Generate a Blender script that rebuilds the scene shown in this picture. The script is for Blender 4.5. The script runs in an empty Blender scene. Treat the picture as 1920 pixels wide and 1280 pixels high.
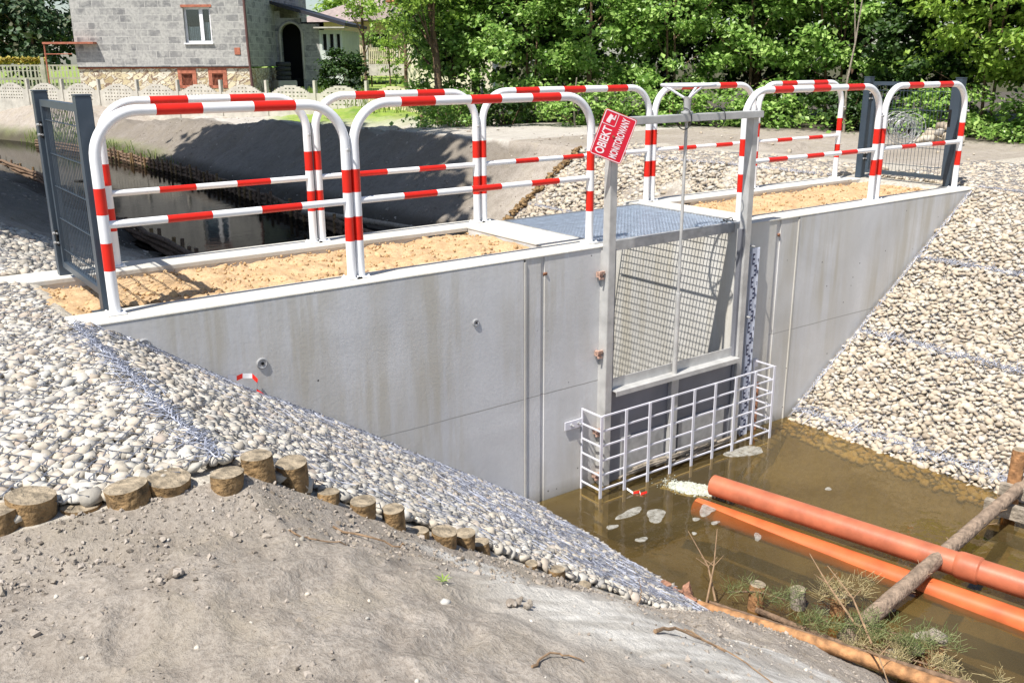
import bpy, math, random
import numpy as np
from mathutils import Vector, Matrix
random.seed(7); RNG = np.random.default_rng(11)
S = bpy.context.scene
COL = S.collection

# ---------------------------------------------------------------- camera
cam_data = bpy.data.cameras.new('camera'); cam = bpy.data.objects.new('camera', cam_data); COL.objects.link(cam)
CAM = (-1.161, -5.232, 1.305)
yaw, pitch, roll = math.radians(36.293), math.radians(16.714), math.radians(-0.268)
fwd = Vector((math.sin(yaw)*math.cos(pitch), math.cos(yaw)*math.cos(pitch), -math.sin(pitch)))
rt0 = Vector((math.cos(yaw), -math.sin(yaw), 0)); up0 = rt0.cross(fwd)
rt = rt0*math.cos(roll) + up0*math.sin(roll); up = -rt0*math.sin(roll) + up0*math.cos(roll)
cam.matrix_world = Matrix(((rt.x, up.x, -fwd.x, CAM[0]), (rt.y, up.y, -fwd.y, CAM[1]), (rt.z, up.z, -fwd.z, CAM[2]), (0, 0, 0, 1)))
cam_data.sensor_width = 36; cam_data.lens = 1743.97/1920*36
cam_data.clip_start = 0.05; cam_data.clip_end = 2000
S.camera = cam

# ---------------------------------------------------------------- world, sun, exposure
SUNV = Vector((-0.56, -0.15, 1.0)).normalized()
elev = math.asin(SUNV.z); az = math.atan2(SUNV.x, SUNV.y)
W = bpy.data.worlds.new('World'); S.world = W; W.use_nodes = True
nt = W.node_tree; bg = nt.nodes['Background']
sky = nt.nodes.new('ShaderNodeTexSky'); sky.sky_type = 'NISHITA'; sky.sun_disc = False
sky.sun_elevation = elev; sky.sun_rotation = az; sky.altitude = 200; sky.air_density = 1.0; sky.dust_density = 1.2
nt.links.new(sky.outputs[0], bg.inputs[0]); bg.inputs[1].default_value = 0.095
sun_d = bpy.data.lights.new('sun', 'SUN'); sun_d.energy = 5.0; sun_d.angle = math.radians(0.5); sun_d.color = (1.0, 0.955, 0.88)
sun = bpy.data.objects.new('sun', sun_d); COL.objects.link(sun); sun.location = (0, 0, 30)
sun.rotation_euler = SUNV.to_track_quat('Z', 'Y').to_euler()
S.view_settings.view_transform = 'Standard'; S.view_settings.look = 'None'
S.view_settings.exposure = 0.58; S.view_settings.gamma = 1.0
S.cycles.max_bounces = 8; S.cycles.transparent_max_bounces = 12

# ---------------------------------------------------------------- materials
def M(name, col, rough=.7, metal=0., var=.12, vscale=6., bump=0., bscale=30., spec=.4, cols=None, island=False, trans=0.):
    m = bpy.data.materials.new(name); m.use_nodes = True; n = m.node_tree; b = n.nodes['Principled BSDF']; L = n.links.new
    b.inputs['Roughness'].default_value = rough; b.inputs['Metallic'].default_value = metal
    b.inputs['Specular IOR Level'].default_value = spec
    tc = n.nodes.new('ShaderNodeTexCoord')
    c = list(col) + [1]
    nz = n.nodes.new('ShaderNodeTexNoise'); nz.inputs['Scale'].default_value = vscale; nz.inputs['Detail'].default_value = 5
    L(tc.outputs['Object'], nz.inputs['Vector'])
    rp = n.nodes.new('ShaderNodeValToRGB'); e = rp.color_ramp.elements
    e[0].position = .3; e[1].position = .7
    e[0].color = [max(0, v*(1-var)) for v in c[:3]]+[1]; e[1].color = [min(1, v*(1+var)) for v in c[:3]]+[1]
    L(nz.outputs['Fac'], rp.inputs[0]); out = rp.outputs[0]
    if island or cols:
        g = n.nodes.new('ShaderNodeNewGeometry'); r2 = n.nodes.new('ShaderNodeValToRGB')
        cc = cols or [col]; el = r2.color_ramp.elements
        while len(el) < len(cc): el.new(.5)
        for i, q in enumerate(cc): el[i].position = i/max(1, len(cc)-1); el[i].color = list(q)+[1]
        L(g.outputs['Random Per Island'], r2.inputs[0])
        mx = n.nodes.new('ShaderNodeMix'); mx.data_type = 'RGBA'; mx.blend_type = 'MULTIPLY'; mx.inputs[0].default_value = 1
        rp.color_ramp.elements[0].color = [1-var]*3+[1]; rp.color_ramp.elements[1].color = [1]*3+[1]
        L(rp.outputs[0], mx.inputs[6]); L(r2.outputs[0], mx.inputs[7]); out = mx.outputs[2]
    L(out, b.inputs['Base Color'])
    if bump:
        bn = n.nodes.new('ShaderNodeTexNoise'); bn.inputs['Scale'].default_value = bscale; bn.inputs['Detail'].default_value = 6
        L(tc.outputs['Object'], bn.inputs['Vector']); bp = n.nodes.new('ShaderNodeBump'); bp.inputs['Strength'].default_value = bump
        bp.inputs['Distance'].default_value = .02; L(bn.outputs['Fac'], bp.inputs['Height']); L(bp.outputs[0], b.inputs['Normal'])
    if trans:
        t = n.nodes.new('ShaderNodeBsdfTranslucent'); L(out, t.inputs[0]); ms = n.nodes.new('ShaderNodeMixShader'); ms.inputs[0].default_value = trans
        L(b.outputs[0], ms.inputs[1]); L(t.outputs[0], ms.inputs[2]); L(ms.outputs[0], n.nodes['Material Output'].inputs[0])
    return m

class NT:  # small helper for custom node materials
    def __init__(s, name):
        s.m = bpy.data.materials.new(name); s.m.use_nodes = True; s.t = s.m.node_tree; s.b = s.t.nodes['Principled BSDF']; s.o = s.t.nodes['Material Output']
    def n(s, typ, **k):
        x = s.t.nodes.new('ShaderNode'+typ)
        for a, v in k.items():
            if a.startswith('i_'): x.inputs[int(a[2:]) if a[2:].isdigit() else a[2:].replace('_', ' ')].default_value = v
            else: setattr(x, a, v)
        return x
    def l(s, a, b): s.t.links.new(a, b)
    def ramp(s, src, pts):
        r = s.n('ValToRGB'); e = r.color_ramp.elements
        while len(e) < len(pts): e.new(.5)
        for i, (p, c) in enumerate(pts): e[i].position = p; e[i].color = (list(c)+[1]) if hasattr(c, '__len__') else [c, c, c, 1]
        s.l(src, r.inputs[0]); return r.outputs[0]
    def mix(s, f, a, b, mode='MIX'):
        x = s.n('Mix', data_type='RGBA', blend_type=mode)
        for k, v in ((0, f), (6, a), (7, b)):
            if hasattr(v, 'links') or hasattr(v, 'is_linked'): s.l(v, x.inputs[k])
            elif k == 0: x.inputs[0].default_value = v
            else: x.inputs[k].default_value = list(v)+[1]
        return x.outputs[2]
    def noise(s, vec, scale, detail=5, rough=.55, dist=0):
        x = s.n('TexNoise'); x.inputs['Scale'].default_value = scale; x.inputs['Detail'].default_value = detail; x.inputs['Roughness'].default_value = rough
        x.inputs['Distortion'].default_value = dist; s.l(vec, x.inputs['Vector']); return x.outputs['Fac']
    def mapping(s, vec, scale=(1, 1, 1), loc=(0, 0, 0)):
        x = s.n('Mapping'); x.inputs['Scale'].default_value = scale; x.inputs['Location'].default_value = loc; s.l(vec, x.inputs['Vector']); return x.outputs[0]
    def bump(s, h, st, dist=.02, nrm=None):
        x = s.n('Bump'); x.inputs['Strength'].default_value = st; x.inputs['Distance'].default_value = dist; s.l(h, x.inputs['Height'])
        if nrm is not None: s.l(nrm, x.inputs['Normal'])
        return x.outputs[0]

def concrete_mat(name, base, stain=1.0, joint=None):
    a = NT(name); tc = a.n('TexCoord'); o = tc.outputs['Object']
    big = a.noise(o, 1.3, 6, .6, .5); fine = a.noise(o, 40, 6, .6)
    col = a.mix(a.ramp(big, [(.3, 0), (.7, 1)]), [v*.80 for v in base], [min(1, v*1.08) for v in base])
    col = a.mix(a.ramp(fine, [(.3, 0), (.75, .35)]), col, [v*.8 for v in base])
    st = a.noise(a.mapping(o, (4, 4, .35)), 1.4, 6, .65)            # vertical water streaks
    st2 = a.noise(a.mapping(o, (1.1, 1.1, .5), (3, 7, 1)), 1.3, 3, .5)
    mm = a.n('Math', operation='MULTIPLY'); a.l(a.ramp(st, [(.42, 0), (.6, 1)]), mm.inputs[0]); a.l(a.ramp(st2, [(.38, 0), (.55, 1)]), mm.inputs[1])
    m2 = a.n('Math', operation='MULTIPLY'); a.l(mm.outputs[0], m2.inputs[0]); m2.inputs[1].default_value = .62*stain
    col = a.mix(m2.outputs[0], col, (base[0]*.66, base[1]*.60, base[2]*.46))
    br_ = a.noise(a.mapping(o, (2.2, 2.2, .22), (5, 1, 2)), 1.2, 4, .6); col = a.mix(a.ramp(br_, [(.5, 0), (.68, .5*min(1, stain))]), col, (base[0]*.8, base[1]*.77, base[2]*.7))
    vo = a.n('TexVoronoi', feature='F1'); vo.inputs['Scale'].default_value = 10; a.l(o, vo.inputs['Vector'])
    holes = a.ramp(vo.outputs['Distance'], [(.05, 1), (.08, 0)])
    rnd = a.n('Math', operation='GREATER_THAN'); sep = a.n('SeparateColor'); a.l(vo.outputs['Color'], sep.inputs[0]); a.l(sep.outputs[0], rnd.inputs[0]); rnd.inputs[1].default_value = .78
    hm = a.n('Math', operation='MULTIPLY'); a.l(holes, hm.inputs[0]); a.l(rnd.outputs[0], hm.inputs[1])
    col = a.mix(hm.outputs[0], col, (.1, .095, .09))
    nrm = a.bump(fine, .12, .01)
    if joint is not None:
        sx = a.n('SeparateXYZ'); a.l(o, sx.inputs[0])
        wob = a.noise(o, 2.0, 3); w1 = a.n('Math', operation='MULTIPLY_ADD'); a.l(wob, w1.inputs[0]); w1.inputs[1].default_value = .015; a.l(sx.outputs[2], w1.inputs[2])
        cmpn = a.n('Math', operation='COMPARE'); a.l(w1.outputs[0], cmpn.inputs[0]); cmpn.inputs[1].default_value = joint+.0075; cmpn.inputs[2].default_value = .004
        col = a.mix(cmpn.outputs[0], col, (.36, .35, .33))
        low = a.ramp(w1.outputs[0], [(0, 0), (1, 1)])
        # damp tide band just above the water
        mr = a.n('MapRange'); a.l(w1.outputs[0], mr.inputs[0]); mr.inputs[1].default_value = -1.93; mr.inputs[2].default_value = -1.78; mr.inputs[3].default_value = .8; mr.inputs[4].default_value = 0
        col = a.mix(mr.outputs[0], col, (.16, .14, .09))
    a.l(nrm, a.b.inputs['Normal']); a.l(col, a.b.inputs['Base Color']); a.b.inputs['Roughness'].default_value = .85; a.b.inputs['Specular IOR Level'].default_value = .3
    return a.m

MT = {}
MT['wall'] = concrete_mat('cast_concrete', (.66, .655, .65), .95, -1.04)
MT['kerb'] = concrete_mat('pale_concrete', (.62, .60, .55), .35)
MT['chamber'] = concrete_mat('chamber_concrete', (.64, .625, .59), .8)
MT['white'] = M('white_paint', (.80, .80, .81), .3, 0, .07, 4, spec=.5)
MT['red'] = M('red_reflective_band', (.66, .018, .008), .35, 0, .08, 10)
MT['anthracite'] = M('anthracite_powder_coat', (.055, .075, .10), .38, .2, .1, 5)
MT['galv'] = M('galvanised_steel', (.42, .42, .42), .45, .3, .18, 14, .05, 60)
MT['steel'] = M('stainless_steel', (.50, .495, .48), .42, .25, .16, 9, .05, 40)
MT['shaded_dullsteel'] = M('shaded_dull_steel_plate', (.20, .205, .23), .5, .2, .2, 3)  # dull steel, darkened by the beam shadow put into its colour
MT['grating'] = M('grating_steel', (.62, .68, .76), .4, .5, .15, 12)
MT['cage'] = M('lavender_white_steel', (.70, .70, .76), .4, .1, .06, 10)
MT['rust'] = M('rusty_steel', (.30, .14, .08), .8, .1, .4, 30, .3, 80)
MT['clamp'] = M('pale_rusty_clamp', (.42, .27, .21), .8, .1, .5, 60)
MT['wire_bright'] = M('bright_gabion_wire', (.34, .36, .43), .5, .3, .2, 30)
MT['wire'] = M('gabion_wire', (.19, .20, .235), .5, .3, .2, 30)
MT['dark'] = M('dark_void', (.008, .008, .008), .9)
MT['rubber'] = M('black_rubber', (.035, .037, .04), .75, 0, .3, 10, .2, 40)
MT['stone'] = M('river_stone', (.5, .45, .36), .8, 0, .3, 22, .15, 60,
    cols=[(0.328,0.304,0.263),(0.495,0.443,0.364),(0.570,0.517,0.436),(0.458,0.447,0.419),(0.626,0.590,0.520),(0.542,0.480,0.391),(0.430,0.361,0.299),(0.663,0.628,0.566),(0.477,0.453,0.400),(0.551,0.498,0.419),(0.394,0.378,0.355)])
MT['stone_tan'] = M('tan_stone', (.5, .43, .33), .8, 0, .22, 22, .15, 60,
    cols=[(0.315,0.260,0.199),(0.497,0.419,0.315),(0.562,0.486,0.378),(0.461,0.396,0.306),(0.607,0.541,0.441),(0.516,0.432,0.333),(0.406,0.342,0.261),(0.588,0.541,0.468),(0.443,0.405,0.351)])
MT['clod'] = M('soil_clod', (.25, .21, .165), .95, 0, .25, 15, .4, 60, cols=[(.17,.14,.11),(.36,.31,.26),(.42,.37,.32),(.29,.25,.2)])
MT['sand_clod'] = M('sand_clod', (.6, .42, .24), .95, 0, .2, 20, .3, 60, cols=[(.34,.21,.10),(.52,.34,.17),(.62,.43,.24),(.46,.30,.15)])
MT['bark'] = M('pine_bark', (.17, .11, .07), .9, 0, .45, 25, .8, 45)
MT['redbark'] = M('torn_red_bark', (.30, .155, .10), .9, 0, .4, 25, .8, 45)
MT['greybark'] = M('grey_brown_bark', (.25, .185, .135), .9, 0, .4, 20, .9, 40)
MT['peeled'] = M('peeled_pine', (.33, .17, .075), .8, 0, .5, 22, .4, 50)
MT['stumpside'] = M('stump_bark', (.235, .15, .07), .9, 0, .6, 26, .8, 55)
MT['cutwood'] = M('cut_wood_face', (.27, .22, .155), .9, 0, .5, 30, .8, 60)
MT['greywood'] = M('weathered_wood', (.28, .24, .19), .9, 0, .35, 20, .6, 50)
MT['twig'] = M('dry_twig', (.26, .17, .10), .85, 0, .3, 30)
MT['needle'] = M('pine_needles', (.12, .2, .04), .6, cols=[(.10,.15,.04),(.20,.24,.09),(.30,.30,.14)], trans=.2)
MT['straw'] = M('straw', (.45, .36, .18), .8, cols=[(.4,.32,.15),(.52,.43,.24),(.3,.28,.12)], trans=.2)
MT['leaf'] = M('broadleaf_green', (.1, .2, .04), .38, cols=[(.07,.16,.025),(.17,.32,.055),(.30,.50,.10),(.48,.66,.20),(.22,.40,.08)], trans=.38)
MT['leaf_y'] = M('yellow_green_leaves', (.2, .32, .05), .45, cols=[(.16,.30,.04),(.28,.44,.06),(.40,.55,.10),(.20,.34,.05)], trans=.4)
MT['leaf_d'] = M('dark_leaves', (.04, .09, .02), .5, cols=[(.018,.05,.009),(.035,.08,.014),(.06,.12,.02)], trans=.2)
MT['leaf_p'] = M('conifer_green', (.04, .08, .04), .6, cols=[(.025,.06,.03),(.05,.10,.04),(.08,.13,.06),(.09,.09,.05)], trans=.1)
MT['grass'] = M('grass_blades', (.16, .28, .05), .6, cols=[(.13,.25,.03),(.22,.34,.05),(.3,.38,.09),(.12,.2,.04)], trans=.3)
MT['pipe'] = M('orange_plastic_pipe', (.50, .115, .035), .4, 0, .22, 6, spec=.5)
def foam_mat():
    a = NT('thin_foam_skin'); tc = a.n('TexCoord'); o = tc.outputs['Object']; a.b.inputs['Base Color'].default_value = (.40, .39, .35, 1); a.b.inputs['Roughness'].default_value = .6
    t = a.n('BsdfTransparent'); ms = a.n('MixShader'); f = a.ramp(a.noise(o, 26, 4, .6), [(.3, .25), (.65, .8)]); a.l(f, ms.inputs[0]); a.l(t.outputs[0], ms.inputs[1]); a.l(a.b.outputs[0], ms.inputs[2]); a.l(ms.outputs[0], a.o.inputs[0]); return a.m
MT['foam'] = foam_mat()
MT['pipe_salmon'] = M('salmon_plastic_pipe', (.42, .125, .062), .45, 0, .22, 7, .05, 30, spec=.5)  # less saturated orange for the upper pipe
MT['bubbly'] = M('white_froth', (.52, .54, .46), .35, 0, .3, 45, .8, 150)
MT['signred'] = M('sign_red', (.62, .012, .035), .45, 0, .05, 5)
MT['signwhite'] = M('sign_white', (.85, .72, .74), .5, 0, .03, 5)
MT['gaugewhite'] = M('gauge_enamel', (.72, .76, .86), .3)
MT['gaugeblue'] = M('gauge_navy', (.02, .03, .10), .4)
MT['fence'] = M('fence_concrete', (.50, .47, .41), .9, 0, .2, 3, .3, 20)
MT['fence_y'] = M('cream_fence', (.6, .55, .36), .9, 0, .15, 3)
MT['brickred'] = M('red_brick', (.40, .14, .085), .85, 0, .3, 8, .3, 30)
MT['drain'] = M('brown_gutter', (.12, .06, .055), .5)
MT['upvc'] = M('white_upvc', (.8, .8, .82), .35)
MT['curtain'] = M('net_curtain', (.55, .56, .58), .9, trans=.3)
MT['roofdark'] = M('dark_roof_sheet', (.03, .03, .04), .6)
MT['rooftile'] = M('brown_grey_tile', (.30, .24, .22), .8, 0, .2, 4)
MT['roofred'] = M('red_brown_tile', (.42, .17, .08), .8, 0, .2, 4)
MT['render_w'] = M('white_render', (.62, .66, .62), .9, 0, .08, 2)
MT['render_p'] = M('pink_beige_render', (.58, .45, .36), .9, 0, .12, 2)
MT['render_c'] = M('cream_render', (.72, .66, .5), .9, 0, .12, 3)
MT['tape_w'] = M('barrier_tape_white', (.8, .78, .78), .4)
MT['flowers'] = M('yellow_flower_bed', (.5, .33, .05), .7, cols=[(.5,.33,.05),(.3,.3,.06),(.6,.42,.08)])

def glass():
    a = NT('window_glass'); t = a.n('BsdfTransparent'); g = a.n('BsdfGlossy'); g.inputs['Roughness'].default_value = .03; g.inputs[0].default_value = (.7, .75, .8, 1)
    t.inputs[0].default_value = (.72, .78, .8, 1)
    ms = a.n('MixShader'); ms.inputs[0].default_value = .09; a.l(t.outputs[0], ms.inputs[1]); a.l(g.outputs[0], ms.inputs[2]); a.l(ms.outputs[0], a.o.inputs[0]); return a.m
MT['glass'] = glass()

def blocks():
    a = NT('grey_cinder_blocks'); tc = a.n('TexCoord'); sx = a.n('SeparateXYZ'); a.l(tc.outputs['Object'], sx.inputs[0])
    ad = a.n('Math', operation='ADD'); a.l(sx.outputs[0], ad.inputs[0]); a.l(sx.outputs[1], ad.inputs[1])
    cb = a.n('CombineXYZ'); a.l(ad.outputs[0], cb.inputs[0]); a.l(sx.outputs[2], cb.inputs[1])
    br = a.n('TexBrick'); a.l(cb.outputs[0], br.inputs['Vector']); br.inputs['Scale'].default_value = 1
    br.inputs['Brick Width'].default_value = .56; br.inputs['Row Height'].default_value = .285; br.inputs['Mortar Size'].default_value = .016; br.inputs['Mortar Smooth'].default_value = .3
    br.inputs['Color1'].default_value = (.17, .17, .175, 1); br.inputs['Color2'].default_value = (.44, .43, .41, 1); br.inputs['Mortar'].default_value = (.50, .49, .46, 1); br.inputs['Bias'].default_value = -.05
    nz = a.noise(cb.outputs[0], 2.4, 6, .65, .4); n3 = a.noise(cb.outputs[0], 9, 5)
    col = a.mix(a.ramp(nz, [(.42, 0), (.6, .8)]), br.outputs['Color'], (.48, .47, .44))
    col = a.mix(a.ramp(n3, [(.45, 0), (.68, .5)]), col, (.17, .17, .17))
    a.l(col, a.b.inputs['Base Color']); a.b.inputs['Roughness'].default_value = .9
    a.l(a.bump(br.outputs['Fac'], -.4, .02), a.b.inputs['Normal']); return a.m
MT['blocks'] = blocks()
def rubble():
    a = NT('rubble_stone_plinth'); tc = a.n('TexCoord'); o = a.mapping(tc.outputs['Object'], (1, 1, 1.5))
    wp = a.noise(o, 3, 3); mv = a.n('VectorMath', operation='ADD'); a.l(o, mv.inputs[0]); cb = a.n('CombineXYZ'); a.l(wp, cb.inputs[0]); a.l(wp, cb.inputs[2]); a.l(cb.outputs[0], mv.inputs[1])
    v = a.n('TexVoronoi', feature='F1'); v.inputs['Scale'].default_value = 3.6; a.l(mv.outputs[0], v.inputs['Vector'])
    e = a.n('TexVoronoi', feature='DISTANCE_TO_EDGE'); e.inputs['Scale'].default_value = 3.6; a.l(mv.outputs[0], e.inputs['Vector'])
    sp = a.n('SeparateColor'); a.l(v.outputs['Color'], sp.inputs[0])
    c = a.ramp(sp.outputs[0], [(0, (.42, .33, .18)), (.35, (.68, .60, .40)), (.7, (.60, .56, .46)), (1, (.75, .70, .55))])
    c = a.mix(a.ramp(e.outputs['Distance'], [(.03, 1), (.08, 0)]), c, (.22, .15, .11))
    a.l(c, a.b.inputs['Base Color']); a.b.inputs['Roughness'].default_value = .9; return a.m
MT['rubble'] = rubble()

def ground_mat():
    a = NT('ground_soil'); tc = a.n('TexCoord'); o = tc.outputs['Object']
    at = a.n('Attribute', attribute_name='zone'); sp = a.n('SeparateColor'); a.l(at.outputs['Color'], sp.inputs[0])
    n1 = a.noise(o, .9, 6, .6); n2 = a.noise(o, 7, 8, .65); n3 = a.noise(o, 60, 6, .7)
    soil = a.mix(a.ramp(n1, [(.35, 0), (.65, 1)]), (.33, .29, .245), (.425, .38, .335))
    soil = a.mix(a.ramp(n2, [(.36, .6), (.52, 0)]), soil, (.25, .215, .18))
    soil = a.mix(a.ramp(n3, [(.42, .5), (.55, 0)]), soil, (.19, .16, .13))
    n5 = a.noise(o, 2.6, 5, .6, .6); soil = a.mix(a.ramp(n5, [(.52, 0), (.66, .5)]), soil, (.33, .285, .22))
    # smooth clayey strip pressed by the shovel, streaked along the slope
    clay = a.mix(a.ramp(a.noise(a.mapping(o, (1.2, 9, 1.2)), 2.2, 6), [(.35, 0), (.65, 1)]), (.42, .395, .355), (.66, .635, .59))
    cm = a.n('Math', operation='MULTIPLY', use_clamp=True); a.l(sp.outputs[1], cm.inputs[0]); cm.inputs[1].default_value = 1.5
    col = a.mix(cm.outputs[0], soil, clay)
    gr = a.mix(a.ramp(a.noise(o, 1.4, 7, .65), [(.35, 0), (.62, 1)]), (.12, .22, .035), (.27, .36, .06))
    gm = a.mix(a.ramp(a.noise(o, 3, 5), [(.4, 0), (.6, .35)]), gr, (.33, .30, .16))
    col = a.mix(sp.outputs[0], col, gm)
    grav = a.mix(a.ramp(a.noise(o, 28, 5, .7), [(.4, 0), (.6, 1)]), (.34, .31, .26), (.58, .54, .47))
    col = a.mix(sp.outputs[2], col, grav)
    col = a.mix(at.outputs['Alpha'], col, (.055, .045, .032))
    a.l(col, a.b.inputs['Base Color']); a.b.inputs['Roughness'].default_value = .95; a.b.inputs['Specular IOR Level'].default_value = .2
    b1 = a.bump(n2, .8, .04); b2 = a.bump(n3, .8, .012, b1); a.l(b2, a.b.inputs['Normal']); return a.m
MT['ground'] = ground_mat()
def sand_mat():
    a = NT('yellow_sand'); tc = a.n('TexCoord'); o = tc.outputs['Object']
    c = a.mix(a.ramp(a.noise(o, 5, 6, .6), [(.35, 0), (.65, 1)]), (.45, .30, .16), (.61, .43, .25))
    n3 = a.noise(o, 55, 6, .7); c = a.mix(a.ramp(n3, [(.4, .5), (.55, 0)]), c, (.32, .2, .1))
    a.l(c, a.b.inputs['Base Color']); a.b.inputs['Roughness'].default_value = .95; a.l(a.bump(n3, .7, .015), a.b.inputs['Normal']); return a.m
MT['sand'] = sand_mat()
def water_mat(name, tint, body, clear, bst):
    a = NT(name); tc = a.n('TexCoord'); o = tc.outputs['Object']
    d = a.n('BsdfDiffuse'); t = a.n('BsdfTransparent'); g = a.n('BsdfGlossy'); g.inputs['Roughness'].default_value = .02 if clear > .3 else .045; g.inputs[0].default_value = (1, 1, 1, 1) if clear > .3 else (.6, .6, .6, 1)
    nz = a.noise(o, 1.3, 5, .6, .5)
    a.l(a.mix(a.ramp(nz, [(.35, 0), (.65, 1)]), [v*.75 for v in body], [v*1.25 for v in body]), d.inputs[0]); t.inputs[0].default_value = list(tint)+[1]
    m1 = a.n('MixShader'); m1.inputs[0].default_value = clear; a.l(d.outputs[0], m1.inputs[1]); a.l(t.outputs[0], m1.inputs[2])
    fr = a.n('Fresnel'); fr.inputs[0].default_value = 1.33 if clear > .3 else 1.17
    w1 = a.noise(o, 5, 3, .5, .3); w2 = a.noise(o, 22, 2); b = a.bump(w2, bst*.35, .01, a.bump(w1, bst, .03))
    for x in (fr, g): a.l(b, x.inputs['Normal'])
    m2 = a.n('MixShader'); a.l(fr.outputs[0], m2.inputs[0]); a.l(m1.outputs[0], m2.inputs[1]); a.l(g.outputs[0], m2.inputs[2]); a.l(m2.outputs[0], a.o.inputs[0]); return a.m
MT['water'] = water_mat('murky_brown_water', (.86, .70, .38), (.135, .098, .038), .60, .16)
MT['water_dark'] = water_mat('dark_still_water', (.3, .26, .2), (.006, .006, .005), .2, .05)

# ---------------------------------------------------------------- mesh helpers
class MB:
    def __init__(s): s.V = []; s.F = []; s.MI = []; s.n = 0
    def add(s, v, f, mi=0):
        v = np.asarray(v, float).reshape(-1, 3); f = np.asarray(f, int)
        s.V.append(v); s.F.append(f+s.n); s.MI.append(np.full(len(f), mi) if np.isscalar(mi) else np.asarray(mi)); s.n += len(v); return s
    def box(s, a, b, mi=0, bev=0.):
        x0, y0, z0 = a; x1, y1, z1 = b
        if bev:
            bm = _bm(); import bmesh
            bmesh.ops.create_cube(bm, size=1)
            for v in bm.verts: v.co = Vector(((x0+x1)/2+v.co.x*(x1-x0), (y0+y1)/2+v.co.y*(y1-y0), (z0+z1)/2+v.co.z*(z1-z0)))
            bmesh.ops.bevel(bm, geom=bm.edges[:], offset=bev, segments=2, affect='EDGES'); return s.frombm(bm, mi)
        v = [(x0,y0,z0),(x1,y0,z0),(x1,y1,z0),(x0,y1,z0),(x0,y0,z1),(x1,y0,z1),(x1,y1,z1),(x0,y1,z1)]
        return s.add(v, [(0,3,2,1),(4,5,6,7),(0,1,5,4),(1,2,6,5),(2,3,7,6),(3,0,4,7)], mi)
    def obox(s, c, dims, R=None, mi=0):
        d = np.array(dims)/2; v = np.array([(sx*d[0], sy*d[1], sz*d[2]) for sz in (-1, 1) for sx, sy in ((-1,-1),(1,-1),(1,1),(-1,1))])
        if R is not None: v = v @ np.array(R).T
        return s.add(v+np.array(c), [(0,3,2,1),(4,5,6,7),(0,1,5,4),(1,2,6,5),(2,3,7,6),(3,0,4,7)], mi)
    def frombm(s, bm, mi=0):
        bm.verts.ensure_lookup_table(); v = [tuple(q.co) for q in bm.verts]
        tri = [[q.index for q in f.verts] for f in bm.faces]
        base = s.n; s.V.append(np.array(v)); s.n += len(v)
        for k in set(map(len, tri)):
            f = np.array([t for t in tri if len(t) == k]); s.F.append(f+base); s.MI.append(np.full(len(f), mi))
        bm.free(); return s
    def tube(s, pts, r, seg=10, mi=0, cap=True, closed=False):
        P = np.asarray(pts, float); n = len(P); r = np.full(n, r) if np.isscalar(r) else np.asarray(r)
        T = np.gradient(P, axis=0)
        if closed: T = np.roll(P, -1, 0)-np.roll(P, 1, 0)
        T /= np.linalg.norm(T, axis=1)[:, None]+1e-12
        u = np.cross(T[0], (0, 0, 1.)); 
        if np.linalg.norm(u) < .1: u = np.cross(T[0], (1., 0, 0))
        u /= np.linalg.norm(u); rings = []
        an = np.linspace(0, 2*np.pi, seg, endpoint=False)
        for i in range(n):
            u = u-T[i]*(u@T[i]); u /= np.linalg.norm(u); w = np.cross(T[i], u)
            rings.append(P[i]+r[i]*(np.cos(an)[:, None]*u+np.sin(an)[:, None]*w))
        V = np.concatenate(rings); F = []; mis = []
        for i in range(n if closed else n-1):
            j = (i+1) % n; m = mi if np.isscalar(mi) else mi[i]
            for k in range(seg): F.append((i*seg+k, i*seg+(k+1) % seg, j*seg+(k+1) % seg, j*seg+k)); mis.append(m)
        s.add(V, F, np.array(mis))
        if cap and not closed:
            for e, fl in ((0, True), (n-1, False)):
                V2 = rings[e]; c = P[e]; vv = np.vstack([V2, c]); ff = [(k, (k+1) % seg, seg) if not fl else ((k+1) % seg, k, seg) for k in range(seg)]
                s.add(vv, ff, (mi if np.isscalar(mi) else mi[min(e, len(mi)-1)]))
        return s
    def build(s, name, mats, parent=None, smooth=False, fixn=False):
        V = np.concatenate(s.V); me = bpy.data.meshes.new(name); me.vertices.add(len(V)); me.vertices.foreach_set('co', V.ravel().astype(np.float32))
        lv = np.concatenate([f.ravel() for f in s.F]); tot = np.concatenate([np.full(len(f), f.shape[1]) for f in s.F]); st = np.concatenate([[0], np.cumsum(tot)[:-1]])
        me.loops.add(len(lv)); me.loops.foreach_set('vertex_index', lv.astype(np.int32)); me.polygons.add(len(tot))
        me.polygons.foreach_set('loop_start', st.astype(np.int32)); me.polygons.foreach_set('loop_total', tot.astype(np.int32))
        me.polygons.foreach_set('material_index', np.concatenate(s.MI).astype(np.int32))
        me.polygons.foreach_set('use_smooth', np.full(len(tot), smooth is True))
        me.update(calc_edges=True); me.validate()
        for m in (mats if isinstance(mats, (list, tuple)) else [mats]): me.materials.append(MT[m] if isinstance(m, str) else m)
        if smooth == 'auto':
            me.polygons.foreach_set('use_smooth', np.ones(len(tot), bool)); me.set_sharp_from_angle(angle=math.radians(35))
        o = bpy.data.objects.new(name, me); COL.objects.link(o)
        if parent: o.parent = parent
        return o
def _bm():
    import bmesh; return bmesh.new()
def tag(o, label, cat, group=None, kind=None):
    o['label'] = label; o['category'] = cat
    if group: o['group'] = group
    if kind: o['kind'] = kind
    return o
def empty(name, loc, rz=0, label=None, cat=None, group=None):
    e = bpy.data.objects.new(name, None); COL.objects.link(e); e.location = loc; e.rotation_euler = (0, 0, rz); e.empty_display_size = .2
    if label: tag(e, label, cat, group)
    return e
def struct(o): o['kind'] = 'structure'; return o
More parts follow.
